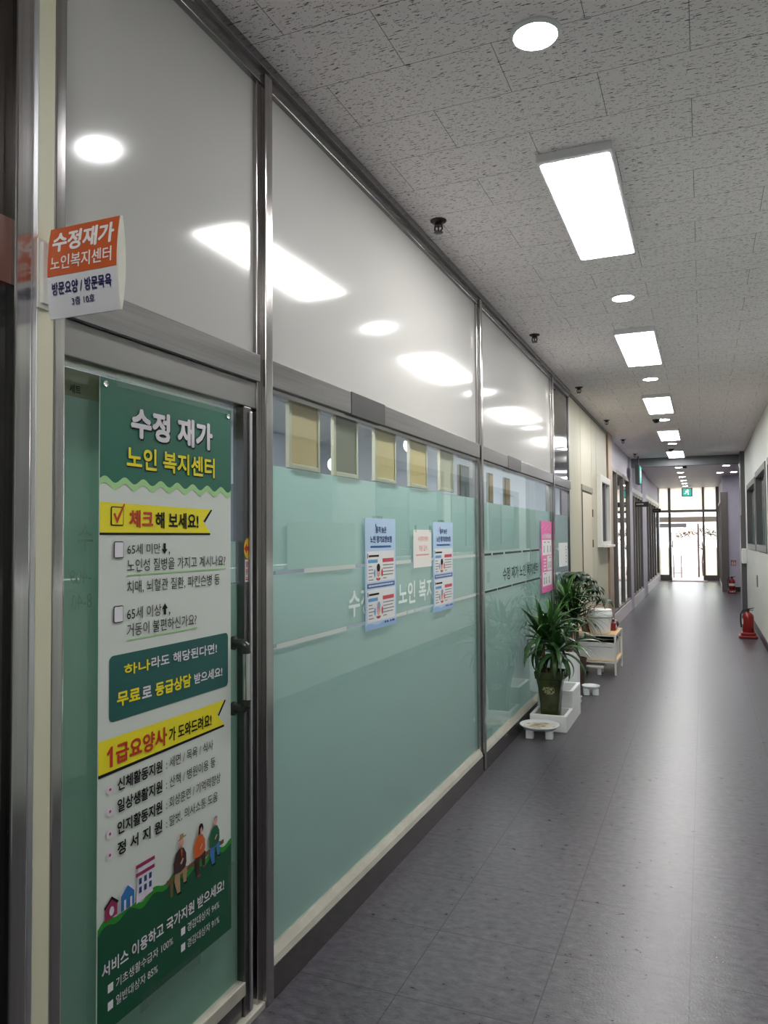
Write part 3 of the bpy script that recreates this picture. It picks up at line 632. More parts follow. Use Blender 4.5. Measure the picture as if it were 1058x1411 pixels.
for y, lb in zip((6.81, 9.85, 12.90, 15.95), lab[1:]): dup(p0, (PX, y, CZ), lb)
dup(p0, (PX, -0.5, CZ), 'rectangular ceiling light panel behind the camera, outside the photo')
def downlight(x, y, r, lb, g):
    l = empty('downlight', (x, y, CZ), lb, 'ceiling light', g)
    MB().lathe([(r*1.21, 0), (r*1.21, -0.006), (r*1.02, -0.012), (r, -0.006), (r*0.5, -0.006)], (x, y, CZ), 40).build('trim_ring', white_pl, l, smooth=True)
    MB().lathe([(r*1.0, -0.006), (r*0.97, -0.011), (0.0, -0.0125)], (x, y, CZ), 40).build('diffuser', down, l, smooth=True)
    return l
g1 = 'round downlights between the corridor light panels'
d0 = downlight(-0.466, 2.406, 0.068, 'large round downlight nearest the camera at top of the photo', g1)
for y, lb in ((5.344, 'round downlight between the first and second rectangular panels'), (8.25, 'round downlight between the second and third rectangular panels'), (11.25, 'round downlight beside the first dome camera'), (14.25, 'round downlight before the second dome camera')):
    dup(d0, (-0.47, y, CZ), lb)
dup(d0, (-0.47, -2.4, CZ), 'round downlight behind the camera, outside the photo')
g2 = 'small round downlights in a row in the far lobby'
ords = ['first downlight of the lobby row, just beyond the beam', 'second downlight of the lobby row beyond the beam', 'third downlight of the lobby row beyond the beam', 'fourth downlight of the lobby row beyond the beam', 'fifth downlight of the lobby row, second last before the exit sign', 'last downlight of the lobby row, next to the exit sign']
l0 = downlight(-0.51, 19.35, 0.075, ords[0], g2)
for y, lb in zip((20.95, 22.5, 24.05, 25.45, 26.75), ords[1:]): dup(l0, (-0.51, y, CZ), lb)
for x, y, lb in ((0.515, 19.3, 'downlight at right of lobby, nearest of three'), (0.745, 21.37, 'downlight at right of lobby closest to the white right wall'), (0.42, 21.42, 'downlight at right of lobby, leftmost of three')): dup(l0, (x, y, CZ), lb, 'three downlights at the right of the lobby')

# sprinklers
spl = ['dark sprinkler head on the ceiling nearest the camera', 'second dark sprinkler head from the camera', 'third sprinkler head, above the start of the cream wall', 'fourth sprinkler head, above the cream wall', 'fifth sprinkler head, above the first lilac wall', 'last sprinkler head, just before the beam']
sx, sy = -1.215, 3.663
s0 = empty('sprinkler', (sx, sy, CZ), spl[0], 'sprinkler', 'ceiling sprinkler heads along the left')
sm = mat('sprinkler_bronze', lin(60, 52, 48), 0.4, 0.6)
MB().lathe([(0.0, 0), (0.042, 0), (0.042, -0.004), (0.034, -0.010), (0.02, -0.013), (0.0, -0.013)], (sx, sy, CZ), 24).build('escutcheon', sm, s0, smooth=True)
b = MB().lathe([(0.0, -0.010), (0.019, -0.010), (0.021, -0.028), (0.0, -0.028)], (sx, sy, CZ), 16)
for q in (-1, 1): b.tube([(sx+q*0.018, sy, CZ-0.026), (sx+q*0.020, sy, CZ-0.045), (sx+q*0.006, sy, CZ-0.060)], 0.0045, 6)
b.tube([(sx, sy, CZ-0.028), (sx, sy, CZ-0.060)], 0.004, 6)
b.build('body', black_pl, s0); MB().lathe([(0.0, -0.058), (0.022, -0.059), (0.024, -0.062), (0.0, -0.065)], (sx, sy, CZ), 16).build('deflector', black_pl, s0)
for y, lb in zip((6.07, 8.43, 11.0, 13.36, 15.8), spl[1:]): dup(s0, (sx, y, CZ), lb)

# dome cameras
def dome(x, y, lb):
    c = empty('dome_camera', (x, y, CZ), lb, 'camera', 'ceiling security cameras')
    MB().lathe([(0.0, 0), (0.068, 0), (0.068, -0.025), (0.055, -0.04), (0, -0.04)], (x, y, CZ), 28).build('housing', white_pl, c, smooth=True)
    MB().lathe([(0.05*math.cos(k*PI/16)+1e-7, -0.04-0.05*math.sin(k*PI/16)) for k in range(9)], (x, y, CZ), 28).build('dome', dark_glass, c, smooth=True)
    return c
c0 = dome(-0.56, 10.95, 'dome camera on the ceiling between third and fourth light panels'); dup(c0, (-0.51, 14.84, CZ), 'dome camera on the ceiling just before the last light panel')
c = empty('bullet_camera', (-0.36, 18.7, CZ), 'dark camera on the lobby ceiling beside the first lobby downlight', 'camera')
MB().box(-0.40, -0.32, 18.5, 18.8, CZ-0.10, CZ-0.03, 0.01).build('body', black_pl, c); MB().tube([(-0.36, 18.7, CZ-0.03), (-0.36, 18.7, CZ)], 0.02).build('mount', white_pl, c)

# exit signs
teal = mat('exit_green', (0.0, 0.2, 0.15, 1), 0.4, emit=(0.0, 0.36, 0.28, 1), es=0.8); exw = mat('exit_white', (0.7, 0.8, 0.75, 1), 0.4, emit=(0.8, 1.0, 0.95, 1), es=0.9)
def runner(a, u, v, s):
    P = lambda pts, lv=2: a.poly('pictogram', exw, [(u+x*s, v+y*s) for x, y in pts], lv)
    a.disc('pictogram', exw, u+0.10*s, v+0.36*s, 0.075*s, lv=2)
    P([(-0.08, 0.27), (0.08, 0.27), (0.10, 0.02), (-0.08, 0.0)])
    P([(-0.06, 0.26), (-0.26, 0.14), (-0.22, 0.06), (-0.04, 0.17)]); P([(0.07, 0.26), (0.24, 0.10), (0.30, 0.16), (0.12, 0.30)])
    P([(0.10, 0.04), (0.24, -0.14), (0.16, -0.38), (0.08, -0.36), (0.13, -0.14), (-0.02, 0.0)]); P([(-0.08, 0.02), (-0.12, -0.16), (-0.34, -0.24), (-0.36, -0.16), (-0.20, -0.10), (-0.16, 0.02)])
e = empty('exit_sign', (-0.472, 27.3, 2.80), 'green lit exit sign with running figure before the far entrance', 'sign', 'green exit signs')
MB().box(-0.64, -0.305, 27.3, 27.36, 2.80, 3.09, 0.006).build('housing', mat('exit_housing', lin(60, 66, 66), 0.4), e)
MB().box(-0.60, -0.345, 27.294, 27.3, 2.83, 3.06).build('face', teal, e)
MB().tube([(-0.472, 27.33, 3.08), (-0.472, 27.33, CZ)], 0.012).build('rod', black_pl, e)
a = Art(on_y(27.294), e); runner(a, -0.472, 2.945, 0.22); a.finish()
e = empty('exit_sign', (-1.18, 16.3, 2.53), 'green exit sign seen edge on hanging before the beam', 'sign', 'green exit signs')
MB().box(-1.235, -1.155, 16.05, 16.55, 2.56, 2.94, 0.006).build('housing', MATS['exit_housing'], e)
MB().box(-1.155, -1.148, 16.08, 16.52, 2.585, 2.915).build('face', teal, e)
MB().tube([(-1.195, 16.3, 2.93), (-1.195, 16.3, CZ)], 0.014).build('rod', MATS['exit_housing'], e)
a = Art(on_x(-1.148, 0.001), e); runner(a, 16.3, 2.75, 0.30); a.finish()

# ------------------------------------------------------------------ flag sign by the door (lens shaped aluminium section)
SX0, SX1, SZ0, SZ1, SYC = -1.317, -1.124, 2.003, 2.203, 1.262
sg = empty('flag_sign', (-1.33, SYC, 2.0), 'orange and white projecting flag sign with Korean lettering beside the door', 'sign')
SH = (SZ1-SZ0)/2
def lens(v): t = (v-(SZ0+SH))/SH; return 0.0095*(1-t*t)+0.0015
b = MB(); bmx = b.b; N = 14; ring = []
for k in range(N+1): v = SZ0+(SZ1-SZ0)*k/N; ring.append((SYC-lens(v), v))
for k in range(N, -1, -1): v = SZ0+(SZ1-SZ0)*k/N; ring.append((SYC+lens(v), v))
b.prism([(SX0, y, z) for y, z in ring], (SX1-SX0, 0, 0)); b.build('panel', mat('sign_white', lin(214, 216, 222), 0.35), sg)
b = MB(); b.prism([(SX1, SYC+(y-SYC)*1.08, z) for y, z in ring], (0.004, 0, 0)); b.build('end_cap', mat('sign_cap', lin(226, 224, 212), 0.4), sg)
def on_lens(u, v, lv): return Vector((u, SYC-lens(v)-lv*0.0008, v))
a = Art(on_lens, sg)
org = mat('sign_orange', lin(198, 92, 44), 0.4); navy = mat('sign_navy', lin(28, 32, 92), 0.4); sw_ = mat('sign_letter_white', lin(238, 236, 234), 0.4)
zo = 2.094
for k in range(8): a.rect('orange_band', org, SX0, SX1, zo+(SZ1-zo)*k/8, zo+(SZ1-zo)*(k+1)/8, 1)
a.text('white_lettering', sw_, '수정재가', SX0+0.012, SX1-0.010, 2.146, 2.192, 2, 0.035)
a.text('white_lettering', sw_, '노인복지센터', SX0+0.010, SX1-0.014, 2.106, 2.138, 2, 0.012)
a.text('navy_lettering', navy, '방문요양 / 방문목욕', SX0+0.014, SX1-0.014, 2.052, 2.080, 2, 0.018)
a.text('navy_lettering', navy, '3층 10호', SX0+0.068, SX1-0.062, 2.026, 2.043, 2, 0.01)
a.finish()
MB().box(XF, SX0+0.001, 1.238, 1.258, 2.035, 2.170, 0.002).box(XF, XF+0.006, 1.232, 1.266, 2.025, 2.178, 0.001).build('bracket', white_metal, sg)

# ------------------------------------------------------------------ tall banner on the door
BX = -1.350
bn = empty('banner', (BX, 1.725, 0.335), 'tall green and white care centre banner taped on the glass door', 'banner')
bw = mat('banner_white', lin(214, 220, 214), 0.4); bgm = mat('banner_green', lin(22, 104, 84), 0.4); bgl = mat('banner_light_green', lin(166, 214, 148), 0.4); by = mat('banner_yellow', lin(240, 226, 30), 0.4)
bdk = mat('banner_dark_teal', lin(14, 88, 84), 0.4); bhill = mat('banner_forest', lin(4, 78, 52), 0.4); bhl = mat('banner_leaf_green', lin(40, 140, 40), 0.4); br_ = mat('banner_red', lin(196, 44, 28), 0.4)
bv = mat('banner_letter_white', lin(232, 228, 236), 0.4)
U0, U1, V0, V1 = 1.447, 2.006, 0.335, 1.917
# sheet with slight waviness at its lower edge
b = MB(); NZ = 24
for side in (0, 1):
    pass
b.box(BX-0.002, BX, U0, U1, V0, V1); b.build('sheet', bw, bn)
a = Art(on_x(BX, 0.0009), bn)
def wav(u, v, amp, n, ph=0): return v+amp*math.sin(2*PI*n*(u-U0)/(U1-U0)+ph)
M = 72
def band(part, m, vt, vb, lv):                 # vt / vb functions of u
    for k in range(M):
        ua = U0+(U1-U0)*k/M; ub_ = U0+(U1-U0)*(k+1)/M
        a.poly(part, m, [(ua, vb(ua)), (ub_, vb(ub_)), (ub_, vt(ub_)), (ua, vt(ua))], lv)
band('green_header', bgm, lambda u: V1, lambda u: wav(u, 1.668, 0.008, 8), 1)
band('wave_band', bgl, lambda u: wav(u, 1.668, 0.008, 8), lambda u: wav(u, 1.651, 0.008, 8), 1)
a.text('white_lettering', ink, '수정 재가', 1.557, 1.911, 1.776, 1.857, 2, 0.045)
a.text('white_lettering', bv, '수정 재가', 1.553, 1.907, 1.780, 1.861, 3, 0.045)
a.text('yellow_lettering', ink, '노인 복지센터', 1.541, 1.921, 1.696, 1.756, 2, 0.03)
a.text('yellow_lettering', by, '노인 복지센터', 1.538, 1.918, 1.699, 1.759, 3, 0.03)
a.rect('ribbon_shadow+', ink, 1.447, 1.898, 1.530, 1.537, 1); a.poly('ribbon_shadow+', ink, [(1.866, 1.570), (1.872, 1.566), (1.908, 1.604), (1.900, 1.606)], 1)
a.poly('ribbon+', by, [(1.447, 1.536), (1.898, 1.536), (1.861, 1.571), (1.900, 1.605), (1.447, 1.611)], 2)
def box_outline(u0, u1, v0, v1, t, m, fill):
    a.rrect('check_box+', m, u0, u1, v0, v1, 0.005, 3); a.rrect('check_box_fill+', fill, u0+t, u1-t, v0+t, v1-t, 0.003, 4)
box_outline(1.483, 1.528, 1.553, 1.601, 0.0028, ink, by)
a.poly('check_mark', br_, [(1.490, 1.582), (1.496, 1.586), (1.503, 1.572), (1.528, 1.610), (1.531, 1.607), (1.504, 1.558)], 5)
a.text('red_lettering', br_, '체크', 1.549, 1.641, 1.548, 1.595, 3, 0.03)
a.text('black_lettering', ink, '해 보세요!', 1.650, 1.838, 1.547, 1.592, 3, 0.025)
for z1 in (1.514, 1.354): box_outline(1.494, 1.529, z1-0.042, z1, 0.0022, ink, bv)
a.text('black_lettering', ink, '65세 미만', 1.543, 1.672, 1.480, 1.508, 2, 0.006)
a.poly('black_lettering', ink, [(1.684, 1.508), (1.694, 1.508), (1.694, 1.492), (1.701, 1.492), (1.689, 1.478), (1.677, 1.492), (1.684, 1.492)], 2)
a.text('black_lettering', ink, ',', 1.706, 1.711, 1.474, 1.485, 2)
a.text('black_lettering', ink, '노인성 질병을 가지고 계시나요?', 1.543, 1.975, 1.436, 1.469, 2, 0.004)
a.rect('underline+', bgl, 1.543, 1.978, 1.427, 1.4305, 2)
a.text('black_lettering', ink, '치매, 뇌혈관 질환, 파킨슨병 등', 1.543, 1.945, 1.380, 1.414, 2, 0.0)
a.text('black_lettering', ink, '65세 이상', 1.543, 1.676, 1.314, 1.346, 2, 0.006)
a.poly('black_lettering', ink, [(1.686, 1.315), (1.696, 1.315), (1.696, 1.331), (1.703, 1.331), (1.691, 1.346), (1.679, 1.331), (1.686, 1.331)], 2)
a.text('black_lettering', ink, ',', 1.708, 1.713, 1.310, 1.321, 2)
a.text('black_lettering', ink, '거동이 불편하신가요?', 1.543, 1.831, 1.272, 1.305, 2, 0.004)
a.rect('underline+', bgl, 1.543, 1.835, 1.263, 1.2665, 2)
a.rrect('teal_box', bdk, 1.482, 1.990, 1.070, 1.232, 0.014, 1)
a.text('yellow_lettering', by, '하나', 1.533, 1.632, 1.176, 1.205, 2, 0.03)
a.text('white_lettering', bv, '라도 해당된다면!', 1.636, 1.930, 1.178, 1.208, 2, 0.025)
a.text('yellow_lettering', by, '무료', 1.508, 1.594, 1.103, 1.139, 2, 0.035)
a.text('white_lettering', bv, '로', 1.600, 1.638, 1.106, 1.136, 2, 0.03)
a.text('yellow_lettering', by, '등급상담', 1.652, 1.806, 1.101, 1.138, 2, 0.035)
a.text('white_lettering', bv, '받으세요!', 1.820, 1.958, 1.104, 1.134, 2, 0.025)
a.poly('ribbon_shadow+', ink, [(1.447, 0.944), (1.970, 0.951), (1.968, 0.960), (1.447, 0.954)], 1); a.poly('ribbon_shadow+', ink, [(1.937, 0.992), (1.943, 0.988), (1.979, 1.029), (1.970, 1.031)], 1)
a.poly('ribbon+', by, [(1.447, 0.952), (1.968, 0.958), (1.932, 0.994), (1.970, 1.030), (1.447, 1.032)], 2)
a.text('red_lettering', br_, '급요양사', 1.504, 1.700, 0.964, 1.014, 3, 0.03); a.poly('red_lettering+', br_, [(1.474, 0.998), (1.476, 0.992), (1.484, 0.997), (1.484, 0.962), (1.494, 0.962), (1.494, 1.012), (1.487, 1.012)], 3)
a.text('black_lettering', ink, '가 도와드려요!', 1.708, 1.902, 0.968, 1.006, 3, 0.02)
dot = mat('dot_pale', lin(226, 216, 228), 0.4); dotc = mat('dot_plum', lin(170, 60, 90), 0.4)
for z, t1, t2, ue in ((0.913, '신체활동지원', ': 세면 / 목욕 / 식사', 1.912), (0.860, '일상생활지원', ': 산책 / 병원이용 등', 1.923), (0.806, '인지활동지원', ': 회상훈련 / 기억력향상', 1.950), (0.755, '정 서 지 원', ': 말벗, 의사소통 도움', 1.935)):
    a.text('black_lettering', ink, t1, 1.512, 1.682, z-0.017, z+0.016, 2, 0.022)
    a.text('black_lettering', ink, t2, 1.698, ue, z-0.016, z+0.014, 2, 0.004)
    a.disc('bullet', dot, 1.486, z-0.004, 0.012, lv=2); a.disc('bullet', dotc, 1.486, z-0.004, 0.0035, lv=3)
hv = lambda u: 0.600+0.008*math.sin((u-U0)*70)+0.004*math.sin((u-U0)*29)-0.012*max(0, 1-(u-U0)/0.08)
band('hill', bhl, hv, lambda u: hv(u)-0.016, 2); band('hill', bhill, lambda u: hv(u)-0.016, lambda u: V0, 2)
# little houses
hr = mat('house_plum', lin(150, 40, 84), 0.4); hb = mat('house_blue', lin(44, 112, 176), 0.4); hw = mat('house_white', lin(222, 216, 230), 0.4); hn = mat('house_navy', lin(36, 60, 120), 0.4)
a.poly('house_print', hr, [(1.470, 0.596), (1.512, 0.600), (1.512, 0.628), (1.492, 0.644), (1.470, 0.630)], 3); a.poly('house_print', ink, [(1.466, 0.630), (1.492, 0.650), (1.516, 0.630), (1.512, 0.626), (1.492, 0.643), (1.469, 0.626)], 4); a.disc('house_print', hw, 1.492, 0.615, 0.008, 0.011, 4)
a.poly('house_print', hw, [(1.520, 0.595), (1.576, 0.598), (1.576, 0.636), (1.548, 0.664), (1.520, 0.640)], 3); a.poly('house_print', hb, [(1.524, 0.597), (1.572, 0.599), (1.572, 0.632), (1.548, 0.654), (1.524, 0.635)], 4); a.rect('house_print', hw, 1.534, 1.541, 0.597, 0.622, 5); a.rect('house_print', hw, 1.556, 1.563, 0.597, 0.622, 5)
a.poly('house_print', hw, [(1.580, 0.592), (1.644, 0.600), (1.644, 0.680), (1.588, 0.680)], 3)
for v in (0.684, 0.663): a.rect('house_print', hr, 1.578, 1.650, v-0.004, v+0.005, 4)
for r_ in range(2):
    for c_ in range(3): a.rect('house_print', hn, 1.590+c_*0.019, 1.600+c_*0.019, 0.615+r_*0.022, 0.630+r_*0.022, 4)
# three seated people on a log
skin = mat('print_skin', lin(226, 160, 150), 0.4); brown = mat('print_brown', lin(58, 34, 36), 0.4); khaki = mat('print_khaki', lin(170, 140, 104), 0.4); orange = mat('print_orange', lin(210, 96, 36), 0.4); jean = mat('print_denim', lin(60, 118, 180), 0.4); hairg = mat('print_grey_hair', lin(150, 150, 176), 0.4); pgreen = mat('print_green', lin(20, 96, 58), 0.4); logm = mat('print_log', lin(112, 88, 52), 0.4)
a.poly('log_print', logm, [(1.700, 0.586), (1.965, 0.606), (1.965, 0.618), (1.700, 0.600)], 3)
a.poly('log_print', logm, [(1.715, 0.55), (1.725, 0.55), (1.728, 0.59), (1.715, 0.59)], 3); a.poly('log_print', logm, [(1.93, 0.575), (1.94, 0.575), (1.94, 0.612), (1.93, 0.612)], 3)
def person(u, v, s, coat, leg, shoe, hair, kind):
    Pq = lambda m, pts, lv: a.poly('people_print', m, [(u+x*s, v+y*s) for x, y in pts], lv)
    Pq(leg, [(-0.30, 0.02), (0.25, 0.10), (0.42, 0.0), (0.36, -0.55), (0.20, -0.54), (0.14, -0.12), (-0.02, -0.16), (0.0, -0.80), (-0.18, -0.80), (-0.36, -0.30)], 4)
    Pq(shoe, [(-0.18, -0.80), (0.04, -0.80), (0.06, -0.88), (-0.20, -0.87)], 5); Pq(shoe, [(0.20, -0.54), (0.36, -0.55), (0.42, -0.61), (0.20, -0.61)], 5)
    Pq(coat, [(-0.40, -0.02), (-0.42, 0.40), (-0.28, 0.72), (-0.05, 0.86), (0.18, 0.80), (0.34, 0.55), (0.36, 0.20), (0.28, 0.02), (0.0, -0.06)], 5)
    Pq(skin, [(-0.06, 0.80), (0.10, 0.80), (0.10, 0.98), (-0.04, 0.98)], 5)
    a.disc('people_print', skin, u+0.05*s, v+1.06*s, 0.13*s, 0.17*s, 6)
    Pq(skin, [(-0.06, 0.28), (0.10, 0.44), (0.16, 0.40), (0.02, 0.22)], 7)
    if kind == 0:
        Pq(hair, [(-0.20, 1.14), (0.30, 1.22), (0.31, 1.27), (0.16, 1.26), (0.10, 1.38), (-0.08, 1.36), (-0.10, 1.22), (-0.20, 1.18)], 7); Pq(orange, [(-0.02, 0.80), (0.10, 0.80), (0.06, 0.40)], 6)
    elif kind == 1: Pq(hair, [(-0.16, 0.86), (-0.02, 0.88), (-0.02, 1.08), (0.08, 1.16), (0.16, 0.92), (0.20, 1.1), (0.14, 1.26), (0.0, 1.3), (-0.12, 1.22)], 7)
    else: Pq(hair, [(-0.10, 1.02), (-0.04, 1.14), (0.10, 1.18), (0.18, 1.14), (0.12, 1.26), (-0.02, 1.27), (-0.11, 1.18)], 7)
person(1.757, 0.607, 0.072, brown, khaki, ink, khaki, 0); person(1.845, 0.616, 0.068, orange, brown, hr, ink, 1); person(1.917, 0.618, 0.066, pgreen, jean, ink, hairg, 2)
a.text('white_lettering', bv, '서비스 이용하고 국가지원 받으세요!', 1.460, 1.966, 0.466, 0.500, 3, 0.022)
for u, v, t, ue in ((1.487, 0.425, '기초생활수급자 100%', 1.727), (1.487, 0.383, '일반대상자 85%', 1.664), (1.768, 0.428, '경감대상자 94%', 1.942), (1.768, 0.384, '경감대상자 91%', 1.942)):
    a.rect('square_bullet+', bv, u-0.006, u+0.012, v-0.002, v+0.018, 3)
    a.text('white_lettering', bv, t, u+0.022, ue, v-0.004, v+0.020, 3, 0.0)
a.finish()
for u, v in ((1.465, 1.902), (1.990, 1.897)):
    MB().lathe([(0.004, BX+0.001), (0.008, BX+0.001), (0.009, BX+0.002), (0.007, BX+0.004), (0.004, BX+0.003)], (0, u, v), 18, 'x').build('grommet', chrome, bn, smooth=True)
MB().box(BX-0.001, BX+0.0035, 1.500, 1.985, 1.902, 1.937).build('tape', plastic_tape, bn)
MB().box(BX-0.001, BX+0.0035, 1.985, 2.018, 0.40, 0.53).build('tape', plastic_tape, bn); MB().box(BX-0.001, BX+0.0035, 1.60, 1.85, 0.310, 0.355).build('tape', plastic_tape, bn)

# ------------------------------------------------------------------ posters and sheets on the windows
pb = mat('poster_blue', lin(182, 208, 234), 0.4); pn = mat('poster_navy', lin(36, 52, 130), 0.4); pw = mat('poster_white', lin(228, 228, 228), 0.4); pbar = mat('poster_royal', lin(44, 92, 164), 0.4); psky = mat('poster_sky', lin(88, 160, 208), 0.4); prd = mat('poster_red', lin(200, 62, 84), 0.4)
PXX = -1.354
def poster(y0, lb):
    p = empty('poster', (PXX, y0, 1.113), lb, 'poster', 'blue insurance posters on the window')
    H, Wd = 0.493, 0.354; z0 = 1.113
    MB().box(PXX-0.002, PXX, y0, y0+Wd, z0, z0+H).build('sheet', pb, p)
    a = Art(on_x(PXX, 0.0005), p); X = lambda f: y0+f*Wd; V = lambda f: z0+f*H
    a.text('title_lettering', pn, '품격 높은', X(.32), X(.68), V(.865), V(.925), 2, 0.03); a.text('title_lettering', pn, '노인 장기요양보험', X(.15), X(.86), V(.775), V(.84), 2, 0.03)
    a.poly('title_lettering', pn, [(X(.31), V(.935)), (X(.33), V(.955)), (X(.345), V(.93)), (X(.325), V(.915))], 2)
    a.rect('subtitle_lettering', pbar, X(.16), X(.84), V(.737), V(.742), 2)
    for k in range(17): a.rect('subtitle_lettering', pbar, X(.16+k*.04), X(.16+k*.04+.026), V(.73), V(.75), 2)
    for (vt, vb_) in ((.70, .425), (.355, .065)):
        a.rrect('text_box', pw, X(.05), X(.95), V(vb_), V(vt), 0.006, 1)
        a.rect('heading_lettering', ink, X(.06), X(.08), V(vt-.06), V(vt-.02), 2); a.rect('heading_lettering', ink, X(.10), X(.42), V(vt-.052), V(vt-.034), 2)
        a.rect('blue_tag+', psky, X(.08), X(.38), V(vt-.105), V(vt-.075), 2); a.rect('red_tag+', prd, X(.54), X(.92), V(vt-.105), V(vt-.070), 2)
        for k in range(5):
            a.rect('text_lines', ink_grey, X(.55), X(.92-.03*(k % 2)-.25*(k == 4)), V(vt-.135-k*.03), V(vt-.127-k*.03), 2)
            a.rect('text_lines', ink_grey, X(.09), X(.20+.04*(k % 3)), V(vt-.140-k*.03), V(vt-.132-k*.03), 2)
        um, vm = X(.40), V(vt-.175)
        a.disc('figure_print', prd, um, V(vt-.245), 0.026, 0.012, 2); a.disc('figure_print', skin, um, vm-0.006, 0.020, 0.026, 3); a.disc('figure_print', ink if vt > .5 else hairg, um, vm+0.012, 0.019, 0.018, 4)
        a.poly('figure_print', pw, [(um-0.026, V(vt-.245)), (um+0.026, V(vt-.245)), (um+0.018, V(vt-.212)), (um-0.018, V(vt-.212))], 3)
        a.disc('figure_print', psky, um-0.042, vm-0.012, 0.009, 0.018, 3); a.disc('figure_print', prd, um+0.042, vm-0.012, 0.010, 0.018, 3)
    a.rect('banner_bar', pbar, X(.05), X(.95), V(.37), V(.41), 2)
    for k in range(20): a.rect('bar_lettering', pw, X(.09+k*.041), X(.09+k*.041+.028), V(.382), V(.398), 3)
    wv = mat('poster_wave', lin(150, 182, 222), 0.4)
    for k in range(16): a.poly('wave', wv, [(X(k/16), V(0)), (X((k+1)/16), V(0)), (X((k+1)/16), V(.045+.012*math.sin((k+1)*.8))), (X(k/16), V(.045+.012*math.sin(k*.8)))], 1)
    for u, w_ in ((.60, .05), (.67, .06), (.78, .05), (.85, .09)): a.rect('logo', pn, X(u), X(u+w_), V(.032), V(.05), 2)
    a.finish()
    MB().box(PXX-0.001, PXX+0.001, X(.22), X(.55), V(.995), V(1.02)).build('tape', plastic_tape, p)
    return p
p0 = poster(3.036, 'blue insurance poster nearer the door, left of the white notice')
dup(p0, (PXX, 3.942, 1.110), 'blue insurance poster beside the steel post, right of the white notice')
n = empty('notice', (PXX, 3.77, 1.363), 'white notice sheet with red lettering between the two blue posters', 'notice')
MB().box(PXX-0.002, PXX, 3.635, 3.913, 1.363, 1.558).build('sheet', mat('notice_white', lin(232, 228, 222), 0.45), n)
a = Art(on_x(PXX), n); nr = mat('notice_red', lin(214, 84, 84), 0.4)
a.text('lettering', nr, '수정재가센터', 3.70, 3.855, 1.497, 1.524, 1, 0.0); a.text('lettering', nr, '직원 급식', 3.715, 3.84, 1.447, 1.476, 1, 0.0)
for k in range(9): a.rect('small_lettering', nr, 3.675+k*0.022, 3.675+k*0.022+0.014, 1.424, 1.431)
a.finish()
for y in (3.655, 3.875): MB().box(PXX-0.001, PXX+0.001, y, y+0.025, 1.545, 1.58).build('tape', plastic_tape, n)
p = empty('pink_poster', (PXX, 7.2, 1.03), 'pink and white tall poster on the window behind the plants', 'poster')
ppk = mat('poster_pink', lin(226, 110, 170), 0.4)
py0, py1, pz0, pz1 = 6.945, 7.455, 1.0, 1.66
MB().box(PXX-0.002, PXX, py0, py1, pz0, pz1).build('sheet', ppk, p)
a = Art(on_x(PXX, 0.0008), p)
a.text('title_lettering', pw, '노인맞춤돌봄', 7.0, 7.42, 1.50, 1.545, 1, 0.04)
for k in range(7): a.disc('petal', pw, 7.0+0.065*k, 1.60+0.02*math.sin(k*2.1), 0.008, lv=1)
a.rect('white_box', pw, 6.99, 7.435, 1.345, 1.485); a.rect('white_box', pw, 7.22, 7.435, 1.20, 1.335); a.rect('white_box', pw, 6.99, 7.435, 1.06, 1.19)
for (u, v) in ((7.06, 1.40), (7.24, 1.40), (7.38, 1.40), (7.29, 1.25), (7.38, 1.25), (7.06, 1.11), (7.16, 1.11), (7.30, 1.11)):
    a.disc('figure_print', ink, u, v+0.022, 0.012, 0.010, 2); a.poly('figure_print', ink_grey, [(u-0.02, v-0.03), (u+0.02, v-0.03), (u+0.012, v+0.012), (u-0.012, v+0.012)], 2)
for (u, v) in ((7.05, 1.46), (7.24, 1.46), (7.30, 1.315), (7.05, 1.17)): a.rect('text_lines', ink_grey, u, u+0.10, v, v+0.008, 2)
for v in (1.31, 1.28, 1.25, 1.22): a.rect('text_lines', pw, 7.04, 7.16, v-0.012, v, 1)
a.finish()
n = empty('posted_sheet', (PXX, 8.1, 1.2), 'white sheet taped on the narrow window next to the cream wall', 'notice')
MB().box(PXX-0.002, PXX, 7.86, 8.38, 1.205, 1.45).build('sheet', pw, n)
a = Art(on_x(PXX, 0.0008), n)
for k in range(6): a.rect('text_lines', ink_grey, 8.26, 8.30+0.02*(k % 2), 1.40-k*0.032, 1.415-k*0.032)
a.finish()
MB().box(PXX-0.001, PXX+0.001, 7.78, 7.87, 1.378, 1.396).build('tape', pw, n)

# ------------------------------------------------------------------ things along the left wall
XM = -1.335
def saucer(name, x, y, R, h, lb, stained=False):
    s = empty(name, (x, y, 0), lb, 'saucer')
    MB().lathe([(0, h-0.018), (R*0.80, h-0.018), (R, h+0.006), (R*0.985, h+0.012), (R*0.78, h-0.008), (0, h-0.008)], (x, y, 0), 40).build('dish', white_pl, s, smooth=True)
    if stained: MB().lathe([(0, h-0.0065), (R*0.86, h-0.0055), (R*0.90, h+0.000), (R*0.87, h-0.0050), (0, h-0.006)], (x, y, 0), 40).build('stain', noise_mix('water_stain', lin(224, 218, 204), lin(150, 124, 84), (16, 16, 16), 0.6, 6, 0, 0, 0.42, 0.62), s)
    for k in range(4):
        a_ = PI/4+k*PI/2+0.2; cx, cy = x+R*0.68*math.cos(a_), y+R*0.68*math.sin(a_)
        MB().box(cx-0.028, cx+0.028, cy-0.024, cy+0.024, 0, h-0.017, 0.006).build('leg', white_pl, s)
    return s
saucer('plant_saucer', -1.178, 5.875, 0.150, 0.082, 'stained white footed saucer on the floor in front of the styrofoam', True)
saucer('plant_saucer', -1.025, 7.60, 0.086, 0.075, 'clean white footed saucer on the floor behind the tall white planter')
saucer('plant_saucer', -1.125, 7.22, 0.072, 0.040, 'small white saucer on the floor right beside the styrofoam tray')
